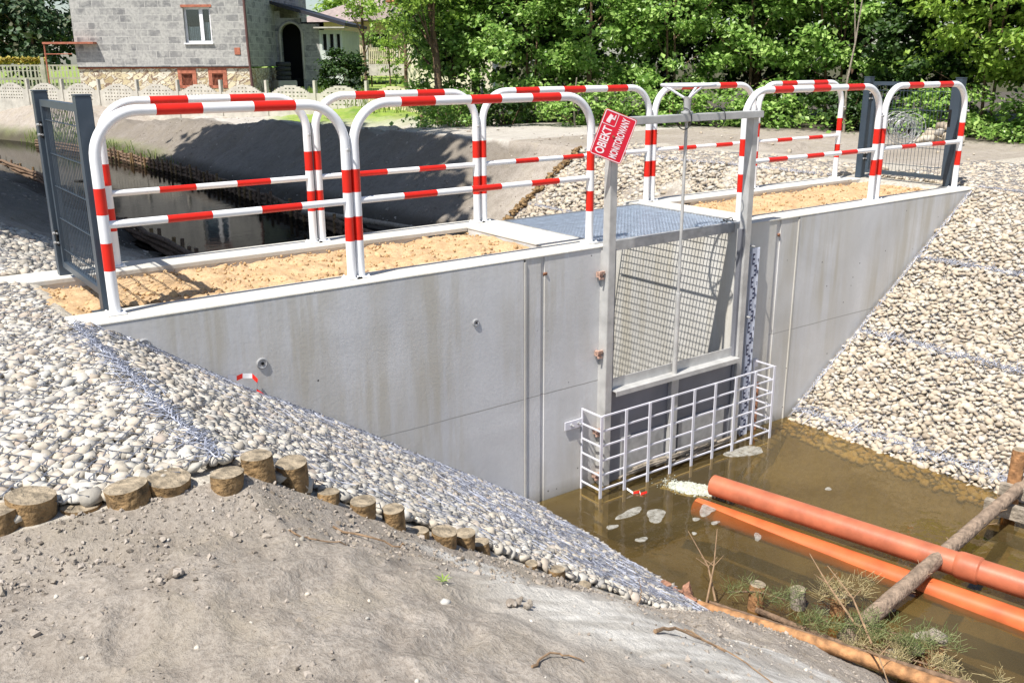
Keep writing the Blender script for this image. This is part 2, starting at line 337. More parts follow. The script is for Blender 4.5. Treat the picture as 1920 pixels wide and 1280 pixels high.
def ico(sub):
    import bmesh; bm = bmesh.new(); bmesh.ops.create_icosphere(bm, subdivisions=sub, radius=1)
    v = np.array([tuple(q.co) for q in bm.verts]); f = np.array([[q.index for q in p.verts] for p in bm.faces]); bm.free(); return v, f
ICO1, ICO2 = ico(1), ico(2)
def sm(t): t = np.clip(t, 0, 1); return t*t*(3-2*t)
def rotm(n, full=True):
    q = RNG.normal(size=(n, 4)); q /= np.linalg.norm(q, axis=1)[:, None]; w, x, y, z = q.T
    return np.stack([1-2*(y*y+z*z), 2*(x*y-z*w), 2*(x*z+y*w), 2*(x*y+z*w), 1-2*(x*x+z*z), 2*(y*z-x*w), 2*(x*z-y*w), 2*(y*z+x*w), 1-2*(x*x+y*y)], 1).reshape(n, 3, 3)
def stones(mb, C, size, base=ICO1, flat=.6, nvar=10, jit=.16, mi=0):
    """many irregular stones at centres C: rounded lumps, each with its own rotation, size and squash"""
    bv, bf = base; n = len(C)
    var = []
    for _ in range(nvar):
        d = bv.copy(); k = RNG.normal(size=(5, 3)); 
        amp = (1+sum(jit*.6*np.sin(d@k[i]*1.6+i) for i in range(5)))*(1+RNG.normal(0, .10, len(d))); var.append(d*amp[:, None]*np.array([1, RNG.uniform(.62, .95), RNG.uniform(flat*.8, flat*1.2)]))
    var = np.array(var)[RNG.integers(0, nvar, n)]
    a = RNG.uniform(0, 2*np.pi, n); t = RNG.normal(0, .35, (n, 2)); ca, sa = np.cos(a), np.sin(a)
    Rz = np.zeros((n, 3, 3)); Rz[:, 0, 0] = ca; Rz[:, 0, 1] = -sa; Rz[:, 1, 0] = sa; Rz[:, 1, 1] = ca; Rz[:, 2, 2] = 1
    cx, sx = np.cos(t[:, 0]), np.sin(t[:, 0]); Rx = np.zeros((n, 3, 3)); Rx[:, 0, 0] = 1; Rx[:, 1, 1] = cx; Rx[:, 1, 2] = -sx; Rx[:, 2, 1] = sx; Rx[:, 2, 2] = cx
    cx, sx = np.cos(t[:, 1]), np.sin(t[:, 1]); Ry = np.zeros((n, 3, 3)); Ry[:, 1, 1] = 1; Ry[:, 0, 0] = cx; Ry[:, 0, 2] = sx; Ry[:, 2, 0] = -sx; Ry[:, 2, 2] = cx
    Rm = Ry@Rx@Rz; sz = size*RNG.lognormal(0, .28, n) if np.isscalar(size) else size
    V = np.einsum('nij,nkj->nki', Rm, var*sz[:, None, None])+C[:, None, :]
    F = (bf[None]+(np.arange(n)*len(bv))[:, None, None]).reshape(-1, 3); mb.add(V.reshape(-1, 3), F, mi)

# ---------------------------------------------------------------- value noise for terrain
def vnoise(x, y, sc, seed):
    r = np.random.default_rng(seed).random((64, 64)); X = x*sc; Y = y*sc; xi = np.floor(X).astype(int); yi = np.floor(Y).astype(int); fx = sm(X-xi); fy = sm(Y-yi)
    g = lambda i, j: r[i % 64, j % 64]
    return (g(xi, yi)*(1-fx)+g(xi+1, yi)*fx)*(1-fy)+(g(xi, yi+1)*(1-fx)+g(xi+1, yi+1)*fx)*fy-.5
WZ, WU, WX0 = -1.90, -1.45, 0
def bank(x, y):
    x = np.asarray(x, float); y = np.asarray(y, float)
    sh = -np.maximum(0, (y-22)/10)**2; xc = x-sh
    ls = .65-.17*sm((y-0)/3)
    return np.minimum(0, np.maximum(np.maximum(-ls*(xc+.2), -.68*(8.55-xc)), -2.6))
def terrain(x, y):
    x = np.asarray(x, float); y = np.asarray(y, float); b = bank(x, y)
    base = -.55*sm((y-8)/22); dx, dy = x+1.16, y+5.23; d = np.hypot(dx, dy); azi = np.degrees(np.arctan2(dx, dy))
    wl = sm((azi-22)/6)*sm((y-10)/8); base = base*(1-wl)+wl*(-.35*sm((d-18)/8)+np.clip((d-25)/30, 0, 1.6)*1.6)
    wh = (1-sm((azi-22)/6)); base = base+wh*sm((d-36)/7)*.65
    z = np.minimum(base, b)
    z = z+.10*vnoise(x, y, .35, 3)*sm((d-9)/8)
    # freshly dug earth next to the camera
    so = (y < -2.42)&(x < 3.4); w = sm((-2.36-y)/.25)
    lump = .07*vnoise(x, y, 1.3, 5)+.035*vnoise(x, y, 3.7, 6)+.022*vnoise(x, y, 9, 7)+.018*vnoise(x, y, 19, 8)+.012*vnoise(x, y, 37, 9)*(.4+vnoise(x, y, 2.2, 10)+.5)+.045*strip(x, y)*vnoise(x*.4+y*.2, y*2+x*.5, 3.2, 15)
    smooth_strip = strip(x, y)
    bs = -.65*.25*np.log1p(np.exp(np.clip((x+.2)/.25, -30, 12)))+.06; wz = sm((-2.55-y)/.5)*(x < 1.2)*(1-sm((x-.4)/.8)); z = z*(1-wz)+np.minimum(bs, .03)*wz
    z = z+w*(-.05+.22*np.maximum(sm((x+.15)/1.25)*sm((-2.75-y)/.45), sm((x-1.35)/.8))*(x < 3.4)+lump*(1-.75*smooth_strip)*(x < 4))
    for (px_, py_, ra, rb, th, dp) in ((-.25,-3.05,.13,.05,.5,.016),(.12,-2.95,.13,.05,.7,.014),(-.55,-2.72,.12,.05,.2,.014),(.45,-3.0,.12,.045,.9,.014),(-.05,-3.45,.13,.05,.4,.016),(-.75,-3.1,.12,.05,1.2,.014),(.75,-3.15,.1,.04,.3,.012)):
        u_ = ((x-px_)*math.cos(th)+(y-py_)*math.sin(th))/ra; v_ = (-(x-px_)*math.sin(th)+(y-py_)*math.cos(th))/rb; q_ = u_*u_+v_*v_; z = z-dp*np.exp(-q_**2)+dp*.5*np.exp(-((np.sqrt(q_)-1.25)/.25)**2)
    gab = ((y > -2.4)&(y < 1.3)|(y >= 1.3)&(y < 6.1)&(x > 5)|(y >= 1.3)&(y < 4.8)&(x < 3))
    z = np.where(gab, z-.012, z)
    up = (y > 1.4)&(z < -.05); z = z+up*(.22*vnoise(x, y, .8, 12)+.10*vnoise(x, y, 2.5, 13)+.07*vnoise(x, y, 5.5, 17)+.05*np.abs(vnoise(x*1.3+y*.3, y, 3.1, 18))+.06*vnoise(x*.5, y*2.2+x*1.2, 1.6, 14))*sm((y-1.4)/2)
    return z
def strip(x, y):   # where the slope has been smoothed down to the water
    c = -2.57-.60*(x-.65)+.03*np.sin(x*5); c2 = -3.28-.40*(x-.4)+.03*np.sin(x*4+1); t = sm((x-.05)/.6)
    return np.clip(np.exp(-((y-c)/.19)**2*1.2)+1.0*np.exp(-((y-c2)/.27)**2), 0, 1)*t

def grow(a, b, first, k): 
    r = [a]; d = first
    while abs(r[-1]-a) < abs(b-a): r.append(r[-1]+math.copysign(d, b-a)); d *= k
    return r[1:]
xs = np.array(sorted(set(np.round(np.concatenate([grow(-2.4, -400, .1, 1.13), np.arange(-2.4, 3.0, .018), np.arange(3.0, 10, .07), grow(10, 500, .1, 1.07)]), 4))))
ys = np.array(sorted(set(np.round(np.concatenate([grow(-5.2, -60, .1, 1.25), np.arange(-5.2, -2.2, .018), np.arange(-2.2, 5, .1), np.arange(5, 20, .09), np.arange(20, 32, .2), grow(32, 700, .3, 1.09)]), 4))))
X, Y = np.meshgrid(xs, ys); Z = terrain(X, Y)
nx, ny = len(xs), len(ys); idx = np.arange(nx*ny).reshape(ny, nx)
g = MB(); g.add(np.stack([X, Y, Z], -1).reshape(-1, 3), np.stack([idx[:-1, :-1], idx[:-1, 1:], idx[1:, 1:], idx[1:, :-1]], -1).reshape(-1, 4))
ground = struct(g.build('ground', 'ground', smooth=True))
dx, dy = X+1.16, Y+5.23; d = np.hypot(dx, dy); azi = np.degrees(np.arctan2(dx, dy))
crestd = np.maximum(0, X-8.6)
grass = np.maximum.reduce([sm((d-25)/3)*sm((azi-21.5)/2)*(1-sm((azi-33.5)/2)), sm((d-44)/4)])
grass = np.maximum(grass, sm((Y-21)/3)*sm((-.95-Z)/.2)*(.5+vnoise(X, Y, 1.1, 33)))
clay = np.clip(strip(X, Y)*(Y < -2.5)+.35*((X > 8.5)&(Y > 8)&(Y < 30)&(Z > -.5)), 0, 1)
grav = np.clip(sm((1.2-np.abs(Y+.2))/1)*(X > 8.8)*.9+((Y > 1.3)&(Y < 6.2)&(X > 8)&(X < 10.5))*.7+((Y > -2.4)&(Y < 4.8)&(X < 3))*.8+((Y > -2.6)&(Y < 1.4)&(X > 5))*.8, 0, 1)
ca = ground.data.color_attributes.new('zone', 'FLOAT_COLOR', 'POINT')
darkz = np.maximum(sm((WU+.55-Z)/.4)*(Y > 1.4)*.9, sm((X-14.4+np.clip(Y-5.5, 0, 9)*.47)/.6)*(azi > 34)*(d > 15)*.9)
darkz = np.maximum(darkz, .45*sm((Y-6.3)/1.5)*(X < 8.8)*(Z < -.03)*(Y < 30))  # darker upstream bank soil; ditch shade is put into its colour
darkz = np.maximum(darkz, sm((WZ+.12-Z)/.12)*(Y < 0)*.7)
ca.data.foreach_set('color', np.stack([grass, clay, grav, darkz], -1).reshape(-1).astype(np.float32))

# water sheets
def sheet(name, x0, x1, y0, y1, z, mat):
    m = MB(); m.add([(x0,y0,z),(x1,y0,z),(x1,y1,z),(x0,y1,z)], [(0,1,2,3)]); return struct(m.build(name, mat))
sheet('water', 2.0, 6.6, -30, -.172, WZ, 'water')
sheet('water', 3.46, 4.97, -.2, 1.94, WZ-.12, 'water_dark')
up_w = MB(); yy = np.array([1.985, 2.001, 4, 8, 12, 16, 20, 24, 28, 32, 38, 46, 60, 80])
hw = lambda y: 3.9 if y > 2 else .8
cx = lambda y: 4.6-(max(0, (y-22)/10))**2 if y > 2 else 4.27
vv = []; 
for y in yy: vv += [(cx(y)-hw(y), y, WU), (cx(y)+hw(y), y, WU)]
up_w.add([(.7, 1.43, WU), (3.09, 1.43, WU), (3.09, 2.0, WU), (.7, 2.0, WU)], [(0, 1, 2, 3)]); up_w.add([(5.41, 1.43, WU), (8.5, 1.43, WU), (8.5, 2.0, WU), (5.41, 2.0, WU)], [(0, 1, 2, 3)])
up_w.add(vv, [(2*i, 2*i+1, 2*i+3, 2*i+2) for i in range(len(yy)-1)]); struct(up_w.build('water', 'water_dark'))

# ---------------------------------------------------------------- concrete weir bridge
weir = empty('concrete_weir', (4.2, 0, 0), 0, 'long grey cast concrete weir wall and bridge deck across the ditch', 'concrete weir')
def part(mb, name, mats, parent, smooth=False, label=None):
    o = mb.build(name, mats, None, smooth); o.parent = parent; o.matrix_parent_inverse = Matrix.Translation(-Vector(parent.location)) if parent.rotation_euler.z == 0 else parent.matrix_basis.inverted()
    if label: o['label'] = label
    return o
m = MB(); m.box((-.25, -.17, -2.9), (2.664, .10, -.010), bev=.004); part(m, 'front_wall_panel', 'wall', weir)
m = MB(); m.box((5.712, -.17, -2.9), (8.75, .10, -.010), bev=.004); part(m, 'front_wall_panel', 'wall', weir)
m = MB(); m.box((2.682, -.165, -2.9), (2.815, .105, -.010)).box((2.815, -.155, -2.9), (2.85, .105, -.010)).box((2.85, -.166, -2.9), (3.055, .105, -.010)).box((2.682, .105, -2.9), (3.055, 1.42, -.10)).box((3.055, -.166, -2.9), (3.47, 1.42, -.010)).box((3.10, 1.42, -2.9), (3.47, 2.0, -1.40)); part(m, 'chamber_wall', 'wall', weir)
m = MB(); [m.box((3.472, 1.93, z_), (4.958, 1.99, z_+.148)) for z_ in np.arange(-2.9, -1.45, .15)]; part(m, 'stop_boards', 'greywood', weir)
m = MB(); m.box((4.96, -.166, -2.9), (5.40, -.078, -.010)).box((5.075, -.078, -2.9), (5.40, 1.42, -.010)).box((4.96, -.078, -2.9), (5.075, 1.42, -.045)).box((4.96, 1.42, -2.9), (5.40, 2.0, -1.40)); part(m, 'chamber_wall', 'chamber', weir)
m = MB(); m.box((5.40, -.155, -2.9), (5.46, .105, -.010)).box((5.46, -.165, -2.9), (5.694, .105, -.010)).box((5.40, .105, -2.9), (5.694, 1.42, -.10)); part(m, 'wing_pier', 'wall', weir)
m = MB(); m.box((2.665, -.174, -2.9), (2.681, .05, -.03)); part(m, 'expansion_joint', 'kerb', weir, label='pale filled joint beside the stained pier')
m = MB(); m.box((5.695, -.174, -2.9), (5.711, .05, -.03)); part(m, 'expansion_joint', 'kerb', weir, label='pale filled joint right of the gate')
for a_, b_ in ((-.3, 2.68), (5.696, 8.75)): m = MB(); m.box((a_, 1.12, -2.9), (b_, 1.42, -.010), bev=.004); part(m, 'rear_wall', 'kerb', weir)
for a_, b_ in (((-.25, -.172, -.010), (3.05, .105, 0)), ((5.40, -.172, -.010), (8.75, .105, 0)), ((-.95, 1.115, -.03), (3.05, 1.425, 0)), ((5.40, 1.115, -.03), (8.35, 1.425, 0)), ((3.05, -.172, -.010), (3.47, 1.425, .0)), ((5.079, -.077, -.010), (5.40, 1.425, .0)), ((4.955, -.172, -.010), (5.40, -.077, .0))):
    m = MB(); m.box(a_, b_, bev=.003); part(m, 'wall_coping', 'kerb', weir)
def ring(mb, c, ax, R, r, n=24, seg=8, mi=0):
    a = np.linspace(0, 2*np.pi, n, endpoint=False); u, v = ax; P = np.array(c)+R*(np.cos(a)[:, None]*np.array(u)+np.sin(a)[:, None]*np.array(v)); mb.tube(P, r, seg, mi, closed=True)
for (x, z) in ((.087, -.15), (.732, -.383), (2.251, -.392)):
    m = MB(); s_ = .028 if x < 1 else .02
    ring(m, (x, -.172, z), ((1,0,0),(0,0,1)), s_, .007, 18, 6, 0); m.tube([(x, -.168, z), (x, -.175, z)], s_*.8, 14, 1); m.tube([(x+.002, -.17, z), (x+.002, -.180, z)], s_*.35, 8, 2)
    part(m, 'tie_hole', ['galv', 'galv', 'dark'], weir, 'auto')
# cast chips / lifting hooks near pier tops
for x in (2.86, 5.44):
    m = MB(); stones(m, np.array([(x, -.162, -.14)]), np.array([.02]), ICO2); part(m, 'cast_anchor', 'rust', weir, True)
# sand bed on the deck
def sandbed(x0, x1, y0, y1, name, label, seed):
    nx_, ny_ = int((x1-x0)/.018), int((y1-y0)/.018); gx = np.linspace(x0, x1, nx_); gy = np.linspace(y0, y1, ny_); A, B = np.meshgrid(gx, gy)
    edge = np.minimum(np.minimum(B-y0, y1-B), .2)/.2
    Zs = -.035-.02*(1-edge)+.035*vnoise(A, B, 5, seed)+.03*vnoise(A, B, 14, seed+1)+.02*vnoise(A, B, 33, seed+2)
    ii = np.arange(nx_*ny_).reshape(ny_, nx_); mb = MB(); mb.add(np.stack([A, B, Zs], -1).reshape(-1, 3), np.stack([ii[:-1, :-1], ii[:-1, 1:], ii[1:, 1:], ii[1:, :-1]], -1).reshape(-1, 4))
    n = int((x1-x0)*(y1-y0)*330); C = np.stack([RNG.uniform(x0+.02, x1-.02, n), RNG.uniform(y0+.02, y1-.02, n), np.zeros(n)], 1); C[:, 2] = -.035+.03*vnoise(C[:, 0], C[:, 1], 5, seed)
    stones(mb, C, RNG.lognormal(math.log(.009), .45, n), ICO1, .8, mi=1)
    o = mb.build(name, ['sand', 'sand_clod'], None, True); struct(o); return o
sandbed(-.62, 3.04, .108, 1.113, 'sand_bed', '', 31)
sandbed(5.41, 8.45, .108, 1.113, 'sand_bed', '', 41)
for a_, b_ in ((-.6, 3.05), (5.41, 8.6)): m = MB(); m.box((a_, .106, -.6), (b_, 1.114, -.09)); part(m, 'deck_slab', 'kerb', weir)
# ragged dark strip painting the shadow line inside the front wall
for x0, x1, nm in ((.15, 3.04, 1), (5.42, 8.3, 2)):
    m = MB(); t = np.arange(x0, x1, .03); w = .018+.03*np.abs(vnoise(t, t*0, 4, 50+nm))+.012*RNG.random(len(t)); z = -.004-.01*RNG.random(len(t))
    v = []; [v.extend([(a, .106, -.028), (a, .108+b, c-.022)]) for a, b, c in zip(t, w, z)]
    m.add(v, [(2*i, 2*i+2, 2*i+3, 2*i+1) for i in range(len(t)-1)]); part(m, 'shadow_edge', 'rubber', weir)

# ---------------------------------------------------------------- steel grating deck
gr = empty('grating_deck', (4.27, .6, 0), 0, 'blue grey steel open grating laid over the weir chamber', 'steel grating')
m = MB()
for y in np.arange(.0, 1.22, .0385): m.box((3.475, y-.002, -.034), (5.065, y+.002, -.003))
for x in np.arange(3.49, 5.06, .0365): m.tube([(x, -.03, -.012), (x, 1.22, -.012)], .003, 4, cap=False)
part(m, 'grate_panel', 'grating', gr)
m = MB(); m.box((3.40, -.075, -.075), (5.068, -.068, .0)).box((3.40, -.068, -.006), (5.068, -.035, .002)).box((3.475, 1.222, -.05), (5.065, 1.229, .001)).box((3.462, -.06, -.004), (3.474, 1.22, .006)).box((5.066, -.06, -.004), (5.072, 1.22, .006))
m.box((3.9, -.066, -.06), (3.906, 1.2, -.04)).box((4.6, -.066, -.06), (4.606, 1.2, -.04))
part(m, 'angle_frame', 'galv', gr)
m = MB(); m.tube([(4.93, -.02, .0), (4.95, .05, .012), (5.04, .08, .006), (5.06, .05, .02), (5.02, 0, .01), (4.9, .03, .004)], .004, 5); part(m, 'tie_wire', 'dark', gr)

# ---------------------------------------------------------------- red and white railings
def stripe_path(P, reds):
    """resample a polyline, inserting rings at the red band borders; reds = list of (s0,s1) arc lengths"""
    P = np.array(P); s = np.concatenate([[0], np.cumsum(np.linalg.norm(np.diff(P, axis=0), axis=1))]); cuts = sorted(set(list(np.round(s, 5))+[round(c, 5) for r in reds for c in r]))
    Q = np.stack([np.interp(cuts, s, P[:, k]) for k in range(3)], 1); mid = (np.array(cuts)[1:]+np.array(cuts)[:-1])/2
    return Q, [1 if any(a < q < b for a, b in reds) else 0 for q in mid]
def railing(name, x, y, w, label):
    e = empty(name, (x, y, 0), 0, label, 'railing', 'red and white striped railings along the bridge')
    R, H = .24, 1.07; L0 = H-R
    P = [(0, 0, 0)]+[(0, 0, L0)]+[(R-R*math.cos(a), 0, L0+R*math.sin(a)) for a in np.linspace(.13, math.pi/2, 12)]
    P += [(w-q[0], 0, q[2]) for q in P[::-1]]
    arc = R*math.pi/2; s0 = L0+arc-R   # arc length offset so that s0 + x = position along the top tube
    reds = [(.24, .39), (.54, .68)]; total = 2*L0+2*arc+(w-2*R); reds += [(total-b, total-a) for a, b in reds]
    if w < 1.6: tr = [(.33, .58), (.87, 1.12)]
    else: tr = [(.33, .58), (.855, 1.10), (1.36, 1.61)]
    reds += [(s0+a, s0+b) for a, b in tr]
    Q, mi = stripe_path(P, reds); m = MB(); m.tube(Q, .0295, 20, mi, cap=False); m.build('bent_frame', ['white', 'red'], e, True)
    Q, mi = stripe_path([(0, 0, .485), (w, 0, .485)], tr); m = MB(); m.tube(Q, .021, 16, mi, cap=False); m.build('mid_rail', ['white', 'red'], e, True)
    for q in (0, w):
        m = MB(); m.box((q-.05, -.05, 0.001), (q+.05, .05, .010), bev=.002)
        for a, b in ((-.038, -.038), (.038, -.038), (.038, .038), (-.038, .038)): m.tube([(q+a, b, .009), (q+a, b, .02)], .006, 6)
        m.build('base_plate', 'white', e)
    for q, s_ in ((w, -1),):
        m = MB(); m.tube([(q, s_*.02, .80), (q, s_*.055, .80)], .006, 8).tube([(q-.0, s_*.045, .80), (q, s_*.054, .80)], .012, 6); m.build('clamp_bolt', 'galv', e)
    return e
D = 1.288
for nm, x, y, w, lb in [
    ('a', 0, 0, 1.43, 'short red and white railing at the near left end of the front wall'),
    ('a', 1.49, 0, 1.915, 'longer red and white railing on the front wall, just left of the red sign'),
    ('a', 5.09, 0, 1.915, 'longer red and white railing on the front wall, just right of the sluice gate frame'),
    ('a', 7.10, 0, 1.43, 'short red and white railing at the far right end of the front wall'),
    ('a', .335, D, 1.43, 'short red and white railing on the rear wall beside the left wire gate'),
    ('a', 1.835, D, 1.43, 'short red and white railing on the rear wall, second from the left'),
    ('a', 3.335, D, 1.915, 'long red and white railing on the rear side, behind the red sign'),
    ('a', 5.325, D, 1.43, 'short red and white railing on the rear side, behind the handwheel'),
    ('a', 6.83, D, 1.43, 'short red and white railing on the rear wall beside the right wire gate')]:
    railing('striped_railing', x, y, w, lb)

# ---------------------------------------------------------------- anthracite wire gates
def gate(x, y0, y1, h, label, flip=False):
    e = empty('wire_gate', (x, (y0+y1)/2, -.03), 0, label, 'gate', 'anthracite wire gates at the bridge ends')
    zc = -.03
    for y in (y0, y1):
        m = MB(); m.box((x-.04, y-.04, zc), (x+.04, y+.04, h), bev=.004).box((x-.042, y-.042, h), (x+.042, y+.042, h+.008)).box((x-.08, y-.08, zc), (x+.08, y+.08, zc+.012)); part(m, 'gate_post', 'anthracite', e)
    a, b = y0+.06, y1-.09; z0, z1 = .06, h-.045; m = MB()
    for q in (a, b): m.box((x-.02, q-.02, z0), (x+.02, q+.02, z1))
    m.box((x-.02, a+.02, z1-.04), (x+.02, b-.02, z1)).box((x-.02, a+.02, z0), (x+.02, b-.02, z0+.04)); part(m, 'gate_frame', 'anthracite', e)
    m = MB()
    for y in np.arange(a+.03, b-.02, .042): m.tube([(x, y, z0+.03), (x, y, z1-.03)], .0026, 5, cap=False)
    for z in np.arange(z0+.12, z1-.05, .2):
        for s_ in (-.005, .005): m.tube([(x+s_, a+.02, z), (x+s_, b-.02, z)], .003, 5, cap=False)
    part(m, 'wire_panel', 'anthracite', e)
    for z in (.25, .92):
        m = MB(); m.tube([(x-.03, y1-.065, z-.05), (x-.03, y1-.065, z+.05)], .009, 8, 0).tube([(x-.03, y1-.04, z-.03), (x-.03, y1-.09, z-.03)], .006, 6, 1).tube([(x-.03, y1-.04, z+.03), (x-.03, y1-.09, z+.03)], .006, 6, 1)
        m.tube([(x-.052, y1-.06, z-.03), (x-.03, y1-.06, z-.03)], .009, 6, 1).tube([(x-.052, y1-.06, z+.03), (x-.03, y1-.06, z+.03)], .009, 6, 1); part(m, 'hinge', ['dark', 'galv'], e)
    m = MB(); m.box((x-.022, a-.03, .62), (x+.022, a+.022, .80)).tube([(x-.05, a+.0, .70), (x-.05, a+.12, .69)], .008, 8).tube([(x-.02, a+.0, .70), (x-.05, a+.0, .70)], .008, 8); part(m, 'lock_handle', 'dark', e)
    m = MB(); m.box((x-.10, y1-.10, zc-.02), (x+.10, y1+.10, zc+.002)); part(m, 'footing', 'kerb', e)
gate(0.005, .145, 1.25, 1.145, 'anthracite wire mesh gate at the left end of the bridge')
gate(8.62, .12, 1.20, 1.12, 'anthracite wire mesh gate at the far right end of the bridge')

# ---------------------------------------------------------------- sluice gate
sl = empty('sluice_gate', (4.16, -.22, -1.9), 0, 'grey steel sluice gate frame with handwheel in the weir opening', 'sluice gate')
for x in (3.405, 4.915):
    m = MB(); m.box((x-.033, -.262, -2.5), (x+.033, -.19, .872), bev=.003).box((x-.028, -.19, -2.5), (x+.028, -.166, -.03))
    part(m, 'side_post', 'steel', sl)
    m = MB(); sx = 1 if x < 4 else -1; m.box((min(x+sx*.0335, x+sx*.06), -.24, -2.5), (max(x+sx*.0335, x+sx*.06), -.20, -.02)); part(m, 'guide_rail', 'shaded_dullsteel', sl)
m = MB(); m.box((3.375, -.295, .872), (4.965, -.20, .925), bev=.004).tube([(4.966, -.25, .90), (4.98, -.25, .90)], .018, 6); part(m, 'top_beam', 'steel', sl)
m = MB()
for x in (4.10, 4.47): ring(m, (x, -.252, .892), ((0,1,0),(0,0,1)), .078, .004, 20, 5)
part(m, 'beam_loops', 'rubber', sl)  # dark loops around the top beam
m = MB(); m.tube([(4.13, -.25, 1.02), (4.13, -.25, -.45)], .0125, 12).tube([(4.13, -.25, -.45), (4.13, -.25, -1.12)], .021, 12); part(m, 'spindle', 'steel', sl, 'auto')
m = MB(); m.tube([(4.13, -.25, .93), (4.13, -.25, .945), (4.13, -.25, .95), (4.13, -.25, 1.03), (4.13, -.25, 1.05)], [.045, .045, .026, .028, .034], 16); part(m, 'spindle_housing', 'galv', sl, 'auto')
hwl = MB(); hc = (4.13, -.25, 1.135); ring(hwl, hc, ((1,0,0),(0,1,0)), .195, .0115, 40, 10)
wheel = part(hwl, 'handwheel', 'cage', sl, True)
for k in range(3):
    a = k*2*math.pi/3+.35; m = MB(); m.tube([(4.13+.02*math.cos(a), -.25+.02*math.sin(a), 1.04), (4.13+.12*math.cos(a), -.25+.12*math.sin(a), 1.10), (4.13+.195*math.cos(a), -.25+.195*math.sin(a), 1.135)], .009, 8)
    s_ = m.build('spoke', 'cage', None, True); s_.parent = wheel
m = MB(); m.box((3.465, -.225, -2.45), (4.865, -.215, -1.13)); leaf = part(m, 'gate_leaf', 'shaded_dullsteel', sl)  # plate colour carries the shadow cast below its top beam
m = MB(); m.box((3.452, -.30, -1.125), (4.87, -.20, -1.117)).box((3.452, -.214, -1.117), (4.87, -.206, -1.04)).box((3.452, -.30, -1.155), (4.87, -.294, -1.125)); part(m, 'leaf_top_beam', 'steel', sl)
m = MB(); m.box((4.09, -.265, -2.45), (4.17, -.226, -1.13)); part(m, 'leaf_stiffener', 'steel', sl)
for z in (-1.55,):
    
    for a_, b_ in ((3.58, 4.05), (4.22, 4.78)): m = MB(); m.box((a_, -.24, -1.875), (b_, -.226, z)); part(m, 'leaf_panel', 'galv', sl)
for z in (-.204, -.814, -1.45, -1.82):
    m = MB(); m.box((3.332, -.215, z-.02), (3.36, -.17, z+.02)).box((3.320, -.232, z-.030), (3.360, -.215, z-.018)).box((3.315, -.235, z+.012), (3.362, -.215, z+.032))
    part(m, 'wall_clamp', 'clamp', sl)
    m = MB(); m.tube([(4.985, -.285, z+.03), (4.985, -.20, z+.03)], .009, 8); part(m, 'anchor_bolt', 'galv', sl)

# ---------------------------------------------------------------- warning sign
TL = Vector((3.276, -.300, 1.0)); BL = Vector((3.170, -.251, .698)); TR = Vector((3.482, -.395, .903))
ex = (TL-BL); Wd = ex.length; ex = ex.normalized(); dn = (TR-TL); dn = (dn-ex*dn.dot(ex)); Hd = dn.length; eyv = -dn.normalized(); ez = ex.cross(eyv)
Ms = Matrix(((ex.x, eyv.x, ez.x, 0), (ex.y, eyv.y, ez.y, 0), (ex.z, eyv.z, ez.z, 0), (0, 0, 0, 1)))
orig = BL+dn.normalized()*Hd            # local (0,0) is the lower left corner of the text block
sign = MB()
def rrect(x0, y0, x1, y1, r, n=5):
    p = []
    for cx_, cy_, a0 in ((x1-r, y1-r, 0), (x0+r, y1-r, 90), (x0+r, y0+r, 180), (x1-r, y0+r, 270)):
        p += [(cx_+r*math.cos(math.radians(a0+k*90/n)), cy_+r*math.sin(math.radians(a0+k*90/n))) for k in range(n+1)]
    return p
def extr(mb, poly, z0, z1, mi=0):
    n = len(poly); v = [(a, b, z0) for a, b in poly]+[(a, b, z1) for a, b in poly]
    mb.add(v, [(i, (i+1) % n, n+(i+1) % n, n+i) for i in range(n)], mi); c = np.mean(poly, axis=0)
    mb.add([(a, b, z1) for a, b in poly]+[(c[0], c[1], z1)], [(i, (i+1) % n, n) for i in range(n)], mi)
    mb.add([(a, b, z0) for a, b in poly]+[(c[0], c[1], z0)], [((i+1) % n, i, n) for i in range(n)], mi)
def frame2(mb, x0, y0, x1, y1, r, w, z0, z1, mi=0):
    A = rrect(x0, y0, x1, y1, r); B = rrect(x0+w, y0+w, x1-w, y1-w, max(r-w, .001)); n = len(A)
    mb.add([(a, b, z1) for a, b in A]+[(a, b, z1) for a, b in B], [(i, (i+1) % n, n+(i+1) % n, n+i) for i in range(n)], mi)
extr(sign, rrect(0, 0, Wd, Hd, .018), -.003, 0)
so = sign.build('warning_sign', 'signred'); so.matrix_world = Matrix.Translation(orig)@Ms
tag(so, 'red sign reading OBIEKT MONITOROWANY tilted on the left gate post', 'warning sign')
m = MB(); frame2(m, .004, .004, Wd-.004, Hd-.004, .016, .005, 0, .0012)
frame2(m, Wd*.685, Hd*.56, Wd-.0065, Hd-.0065, .012, .004, 0, .0014); o = m.build('border', 'signwhite', so)
def text(s, x0, y0, x1, y1):
    cu = bpy.data.curves.new('lettering', 'FONT'); cu.body = s; cu.size = 1; cu.offset = .022
    ob = bpy.data.objects.new('tmp', cu); COL.objects.link(ob); bpy.context.view_layer.update()
    me = bpy.data.meshes.new_from_object(ob.evaluated_get(bpy.context.evaluated_depsgraph_get())); bpy.data.objects.remove(ob)
    v = np.empty(len(me.vertices)*3, np.float32); me.vertices.foreach_get('co', v); v = v.reshape(-1, 3); lo, hi = v.min(0), v.max(0)
    v[:, 0] = x0+(v[:, 0]-lo[0])/(hi[0]-lo[0])*(x1-x0); v[:, 1] = y0+(v[:, 1]-lo[1])/(hi[1]-lo[1])*(y1-y0); v[:, 2] = .0016
    me.vertices.foreach_set('co', v.ravel()); me.update(); me.materials.clear(); me.materials.append(MT['signwhite']); return me
